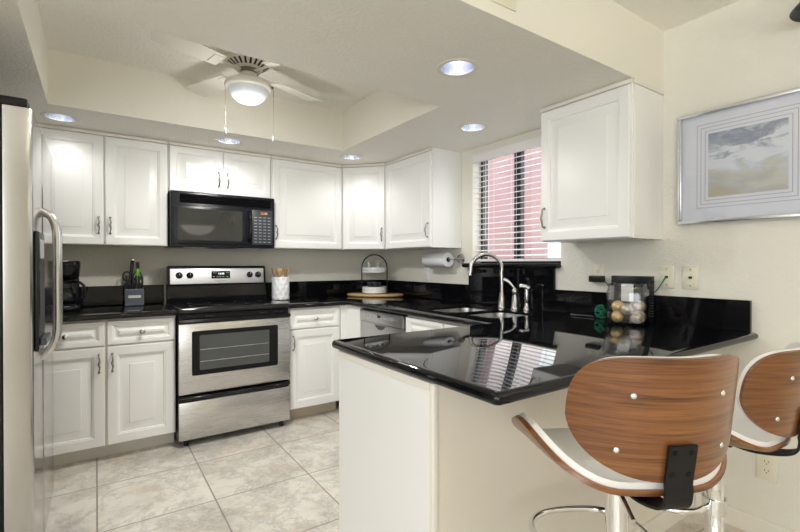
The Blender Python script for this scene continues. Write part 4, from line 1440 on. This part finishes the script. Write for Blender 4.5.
# ------------------------------------------------------------------ knife block
kx, ky = 0.232, 3.838
kb = thing('knife_block', 'slate grey knife block on the worktop left of the stove', 'knife block', (kx, ky, CT))
bm = nb()
prof = [(-0.062, 0.001), (0.075, 0.001), (0.085, 0.150), (0.020, 0.165), (-0.060, 0.118)]
prism_x(bm, prof, -0.060, 0.060)
bmesh.ops.bevel(bm, geom=bm.edges[:], offset=0.003, segments=2, affect='EDGES')
obj('block', bm, 'slate', kb, 40)
obj('label_plate', bxm(-0.040, 0.040, -0.0645, -0.0622, 0.058, 0.078), 'label_silver', kb)
kn0 = None
def knife_handle(L_, w=0.008, t_=0.011):
    return bxm(-w, w, -t_, t_, 0, L_, bev=0.0045, seg=2)
for k in range(6):
    x = -0.049 + k * 0.0196
    lab = 'short black steak knife handle in the front row, number %s from the left' % ['first', 'second', 'third', 'fourth', 'fifth', 'sixth'][k]
    lab = lab.replace('number ', '')
    if kn0 is None:
        kn0 = thing('knife', lab, 'knife', (kx + x, ky - 0.050, CT + 0.1235), 0, 'black handled knives in the block')
        obj('handle', knife_handle(0.098, 0.0075, 0.009), 'black_satin', kn0, 40)
        obj('bolster', bxm(-0.006, 0.006, -0.0075, 0.0075, -0.0035, -0.0002), 'nickel', kn0)
    else:
        copy_tree(kn0, (kx + x, ky - 0.050, CT + 0.1235), None, lab)
def big_knife(x, y, z, L_, m_, lab, tilt=0.0, cap=True):
    t = thing('knife', lab, 'knife', (kx + x, ky + y, CT + z), 0, 'tall knives in the block')
    t.rotation_euler = (0, tilt, 0)
    obj('handle', knife_handle(L_, 0.0115, 0.013), m_, t, 40)
    if cap:
        obj('end_cap', bxm(-0.0105, 0.0105, -0.012, 0.012, L_ + 0.0002, L_ + 0.016, bev=0.003), 'nickel', t, 40)
    else:
        obj('end_cap', bxm(-0.0108, 0.0108, -0.0122, 0.0122, L_ + 0.0002, L_ + 0.05, bev=0.004), 'black_satin', t, 40)
big_knife(-0.024, 0.028, 0.166, 0.165, 'black_satin', 'tall black chef knife with steel end cap in the block', 0.10)
big_knife(0.026, 0.030, 0.166, 0.105, 'green_plastic', 'tall lime green handled knife in the block', 0.0, False)
sc_ = thing('scissors', 'black handled kitchen scissors standing behind the knives', 'scissors', (kx - 0.008, ky + 0.052, CT + 0.162))
for s in (-1, 1):
    pts = [(s * 0.034 + 0.026 * math.cos(2 * PI * k / 16), 0, 0.052 + 0.034 * math.sin(2 * PI * k / 16)) for k in range(16)]
    obj('finger_loop', tube(nb(), pts, 0.0048, 8, True), 'black_satin', sc_, 60)
obj('blades', bxm(-0.010, 0.010, -0.003, 0.003, 0.0, 0.030), 'nickel', sc_)

# ------------------------------------------------------------------ coffee maker
cm = thing('coffee_maker', 'black drip coffee maker beside the fridge on the left worktop', 'coffee maker', (-0.178, 3.665, CT))
bm = slab(nb(), rrect2(-0.095, 0.095, -0.115, 0.115, 0.05, 6), 0.001, 0.036, edge=0.008)
obj('base', bm, 'black_gloss', cm, 40)
obj('warming_plate', lathe(nb(), [(0, 0.0365), (0.068, 0.0365), (0.070, 0.040), (0, 0.041)], (0, -0.025, 0), 32), 'charcoal', cm, 40)
bm = slab(nb(), rrect2(-0.085, 0.085, 0.060, 0.112, 0.02, 4), 0.0365, 0.215, edge=0.004)
obj('tower', bm, 'black_gloss', cm, 40)
bm = nb()
for (z, s) in ((0.2155, 0.95), (0.24, 1.0), (0.30, 1.02), (0.322, 1.0), (0.33, 0.95)):
    pass
rows = []
for z, s in ((0.2155, 0.90), (0.225, 0.97), (0.305, 1.04), (0.322, 1.02), (0.328, 0.96)):
    rows.append([bm.verts.new((x * s, y * s, z)) for x, y in rrect2(-0.090, 0.090, -0.105, 0.112, 0.06, 7)])
for a, b in zip(rows, rows[1:]):
    bridge(bm, a, b)
bm.faces.new(rows[0])
bm.faces.new(rows[-1])
obj('brew_basket', bm, 'black_gloss', cm, 40)
bm = lathe(nb(), [(0, 0.042), (0.055, 0.042), (0.068, 0.052), (0.073, 0.085), (0.066, 0.125), (0.050, 0.160), (0.048, 0.178), (0.051, 0.186)], (0, -0.025, 0), 40)
cf = obj('carafe', bm, 'carafe', cm, 60)
obj('coffee_band', lathe(nb(), [(0.0525, 0.152), (0.052, 0.166), (0.0495, 0.176)], (0, -0.025, 0), 40), 'black_satin', cf, 60)
obj('carafe_lid', lathe(nb(), [(0, 0.2), (0.045, 0.198), (0.052, 0.187), (0, 0.187)], (0, -0.025, 0), 32), 'black_satin', cf, 40)
pts = smooth_path([(0.044, -0.040, 0.190), (0.085, -0.055, 0.188), (0.112, -0.063, 0.160), (0.115, -0.064, 0.115), (0.104, -0.060, 0.080), (0.070, -0.048, 0.072)], 5)
obj('carafe_handle', tube(nb(), pts, 0.0085, 10), 'black_satin', cf, 60)

# ------------------------------------------------------------------ bar stools
SEATZ = 0.715
def seat_pt(s, v, off=0.0):
    """s along the width arc, v front/back -1..1, off = distance above the lower skin"""
    S = 0.292
    # cross section: flat middle turning up into wings
    a = abs(s)
    t_ = 1 if s >= 0 else -1
    f0, R_ = 0.085, 0.168
    if a <= f0:
        x, z, th = a, 0.0, 0.0
    else:
        th = (a - f0) / R_
        x = f0 + R_ * math.sin(th)
        z = R_ * (1 - math.cos(th))
    nx, nz = -math.sin(th), math.cos(th)
    k = min(1.0, a / S)
    dp = 0.196 * max(0.0, 1 - k ** 2.6) ** 0.55
    y = 0.012 + v * dp + 0.02 * k
    x += nx * off
    z += nz * off
    # slight waterfall at front and lift at the back
    z += 0.016 * (v * dp / 0.2) ** 2 * (1 if v < 0 else -0.6)
    return Vector((t_ * x, y, z))
def shell(off0, off1, inset=0.0, ns=44, nv=14):
    bm = nb()
    S = 0.292
    g = [[], []]
    for li, off in enumerate((off0, off1)):
        for i in range(ns + 1):
            u = -1 + 2 * i / ns
            s = S * math.sin(u * PI / 2) * (1 - inset / S)
            row = []
            for j in range(nv + 1):
                v = math.sin((-1 + 2 * j / nv) * PI / 2) * (1 - inset / 0.2)
                row.append(bm.verts.new(seat_pt(s * 0.9992, v, off)))
            g[li].append(row)
    for li in (0, 1):
        for i in range(ns):
            for j in range(nv):
                bm.faces.new((g[li][i][j], g[li][i + 1][j], g[li][i + 1][j + 1], g[li][i][j + 1]))
    def rim(a, b):
        for k in range(len(a) - 1):
            bm.faces.new((a[k], a[k + 1], b[k + 1], b[k]))
    rim([r[0] for r in g[0]], [r[0] for r in g[1]])
    rim([r[-1] for r in g[0]], [r[-1] for r in g[1]])
    rim(g[0][0], g[1][0])
    rim(g[0][-1], g[1][-1])
    bmesh.ops.remove_doubles(bm, verts=bm.verts[:], dist=0.0003)
    return bm
BR, BT, BYB = 0.270, 0.855, 0.214
def back_pt(u, w, off):
    """u -1..1 along the arc, w -1..1 bottom to top (already inside the outline), off = distance inwards from the outer skin"""
    th = BT * u
    r = BR - off
    x = r * math.sin(th)
    y = -BYB + BR - r * math.cos(th)
    zc, hz = 0.188, 0.133
    z = zc + hz * w
    y -= 0.16 * (z - 0.1) * (1 - 0.25 * abs(u))
    return Vector((x, y, z))
def back_shell(off0, off1, shrink=1.0, ns=44, nv=16):
    bm = nb()
    g = [[], []]
    for li, off in enumerate((off0, off1)):
        for i in range(ns + 1):
            u = math.sin((-1 + 2 * i / ns) * PI / 2) * 0.9995
            k = abs(u)
            top = (1 - k ** 5.0) ** (1 / 2.6)
            bot = (1 - k ** 2.3) ** (1 / 1.75)
            row = []
            for j in range(nv + 1):
                q = math.sin((-1 + 2 * j / nv) * PI / 2)
                w = q * (top if q > 0 else bot) + 0.10 * (1 - k * 0) * 0
                row.append(bm.verts.new(back_pt(u * shrink, w * shrink, off)))
            g[li].append(row)
    for li in (0, 1):
        for i in range(ns):
            for j in range(nv):
                bm.faces.new((g[li][i][j], g[li][i + 1][j], g[li][i + 1][j + 1], g[li][i][j + 1]))
    def rim(a, b):
        for k in range(len(a) - 1):
            bm.faces.new((a[k], a[k + 1], b[k + 1], b[k]))
    rim([r[0] for r in g[0]], [r[0] for r in g[1]])
    rim([r[-1] for r in g[0]], [r[-1] for r in g[1]])
    rim(g[0][0], g[1][0])
    rim(g[0][-1], g[1][-1])
    bmesh.ops.remove_doubles(bm, verts=bm.verts[:], dist=0.0003)
    return bm
def up(bm, dz=SEATZ):
    return xform(bm, Matrix.Translation((0, 0, dz)))

s1 = thing('bar_stool', 'nearer walnut and white bar stool with its back fully visible', 'bar stool', (1.089, 0.619, 0), math.radians(62 - 90), 'bar stools at the peninsula')
sh = obj('seat_shell', up(shell(0.0, 0.010)), 'walnut', s1, 50)
obj('shell_edge', up(shell(0.0104, 0.0128, -0.0012)), 'ply_edge', sh, 50)
obj('seat_cushion', up(shell(0.0132, 0.028, 0.006)), 'leather', s1, 50)
bk = obj('backrest', up(back_shell(0.0, 0.010)), 'walnut', s1, 50)
obj('backrest_edge', up(back_shell(0.0103, 0.0125, 1.003)), 'ply_edge', bk, 50)
obj('back_cushion', up(back_shell(0.0129, 0.036, 0.985)), 'leather', s1, 50)
for u0 in (-1, 1):
    for u_, w in ((0.44, 0.40), (0.54, -0.50)):
        u = u0 * u_
        p = back_pt(u, w, 0.0) + Vector((0, 0, SEATZ))
        th = BT * u
        nrm = Vector((math.sin(th), -math.cos(th), 0))
        bm = lathe(nb(), [(0, 0.0022), (0.004, 0.002), (0.0062, 0.0006), (0.0066, -0.001)], (0, 0, 0), 18)
        xform(bm, Matrix.Translation(p) @ nrm.to_track_quat('Z', 'Y').to_matrix().to_4x4())
        obj('screw', bm, 'chrome', bk, 50)
# black steel bracket from the back down and under the seat
bm = nb()
def strip(bm, path, w, th):
    rows = []
    P = smooth_path(path, 5)
    for i, p in enumerate(P):
        d = (P[min(i + 1, len(P) - 1)] - P[max(i - 1, 0)]).normalized()
        n = Vector((0, -d.z, d.y))
        ww = w
        rows.append([bm.verts.new(p + Vector((sx * ww, 0, 0)) + n * sn) for sx, sn in ((-1, 0), (1, 0), (1, th), (-1, th))])
    for a, b in zip(rows, rows[1:]):
        bridge(bm, a, b)
    bm.faces.new(rows[0])
    bm.faces.new(rows[-1])
    return bm
tp_ = back_pt(0, -0.35, -0.004)
md_ = back_pt(0, -0.97, -0.004)
strip(bm, [tp_, (tp_ + md_) / 2, md_, md_ + Vector((0, -0.001, -0.022)), md_ + Vector((0, 0.008, -0.052)), md_ + Vector((0, 0.045, -0.070)), (0, -0.10, -0.022), (0, -0.02, -0.012)], 0.031, -0.006)
br = obj('bracket', up(bm), 'black_matte', s1, 40)
for x in (-0.018, 0.018):
    for w in (-0.46, -0.82):
        p = back_pt(0, w, -0.0045) + Vector((x, -0.004, SEATZ))
        obj('bolt', xform(lathe(nb(), [(0, 0.004), (0.0045, 0.0035), (0.0065, 0.0), (0.0065, -0.002)], (0, 0, 0), 14), Matrix.Translation(p) @ Matrix.Rotation(PI / 2, 4, 'X')), 'black_gloss', br, 50)
obj('seat_plate', up(bxm(-0.08, 0.08, -0.07, 0.09, -0.014, -0.0012, bev=0.002)), 'black_matte', s1, 40)
obj('swivel', cyl(nb(), (0, 0, SEATZ - 0.060), (0, 0, SEATZ - 0.0145), 0.032, 0.045, 28), 'black_satin', s1, 40)
lv = [(0.0, -0.03, SEATZ - 0.040), (0.02, -0.09, SEATZ - 0.050), (0.03, -0.15, SEATZ - 0.075)]
obj('lever', tube(nb(), smooth_path([(-0.028, -0.02, SEATZ - 0.032), (-0.034, -0.065, SEATZ - 0.034), (-0.044, -0.105, SEATZ - 0.042), (-0.048, -0.140, SEATZ - 0.060)], 5), 0.0062, 10), 'chrome', s1, 60)
obj('column', lathe(nb(), [(0.0, SEATZ - 0.061), (0.0255, SEATZ - 0.061), (0.0255, 0.0), (0.0, 0.0)][:3] if False else [(0, SEATZ - 0.0605), (0.0262, SEATZ - 0.0605), (0.0262, 0.34), (0.030, 0.335), (0.030, 0.024), (0, 0.024)], (0, 0, 0), 36), 'chrome', s1, 40)
obj('floor_disc', lathe(nb(), [(0, 0.0235), (0.035, 0.0235), (0.10, 0.018), (0.185, 0.010), (0.198, 0.006), (0.200, 0.0005), (0, 0.0005)], (0, 0, 0), 56), 'chrome', s1, 40)
bm = nb()
pts = smooth_path([(0.0275, 0.010, 0.465), (0.10, 0.022, 0.465), (0.150, 0.075, 0.465), (0.150, 0.175, 0.465), (0.095, 0.235, 0.465), (0, 0.250, 0.465), (-0.095, 0.235, 0.465), (-0.150, 0.175, 0.465), (-0.150, 0.075, 0.465), (-0.10, 0.022, 0.465), (-0.0275, 0.010, 0.465)], 6)
tube(bm, pts, 0.0095, 12)
lathe(bm, [(0.0266, 0.44), (0.034, 0.44), (0.034, 0.49), (0.0266, 0.49), (0.0266, 0.44)], (0, 0, 0), 32)
obj('footrest', bm, 'chrome', s1, 50)
s2 = copy_tree(s1, (1.655, 0.612, 0), math.radians(92 - 90), 'farther walnut and white bar stool beside the right wall, cut by the picture edge')
s2.scale = (1, 1, 0.955)
for c in kids(s2):
    if c.name.startswith('lever'):
        c.rotation_euler = (0, 0, math.radians(110))

# ------------------------------------------------------------------ dining pendant behind the viewpoint (mirrored in the microwave)
pd = thing('pendant_lamp', 'frosted bowl pendant lamp hanging over the dining side', 'pendant lamp', (1.42, -0.95, 1.70))
obj('bowl', lathe(nb(), [(0, 0), (0.10, 0.012), (0.19, 0.055), (0.25, 0.12), (0.262, 0.15), (0.256, 0.15), (0.244, 0.122), (0.185, 0.060), (0.10, 0.018), (0, 0.006)], (0, 0, 0), 48), 'bowl_glow', pd, 60)
bm = nb()
for k in range(3):
    a = 2 * PI * k / 3
    tube(bm, [(0.245 * math.cos(a), 0.245 * math.sin(a), 0.145), (0, 0, 0.45)], 0.004, 6)
cyl(bm, (0, 0, 0.44), (0, 0, ZC - 1.70 - 0.03), 0.006, None, 8)
obj('hanger', bm, 'dark_shade', pd)
obj('ceiling_rose', lathe(nb(), [(0, 0), (0.06, 0), (0.05, -0.03), (0, -0.03)], (0, 0, ZC - 1.70 - 0.0005), 24), 'dark_shade', pd, 40)
light('pendant_bulb', 'POINT', (0, 0, 0.07), 34, (1.0, 0.96, 0.91), (0, 0, 0), pd, shadow_soft_size=0.05)
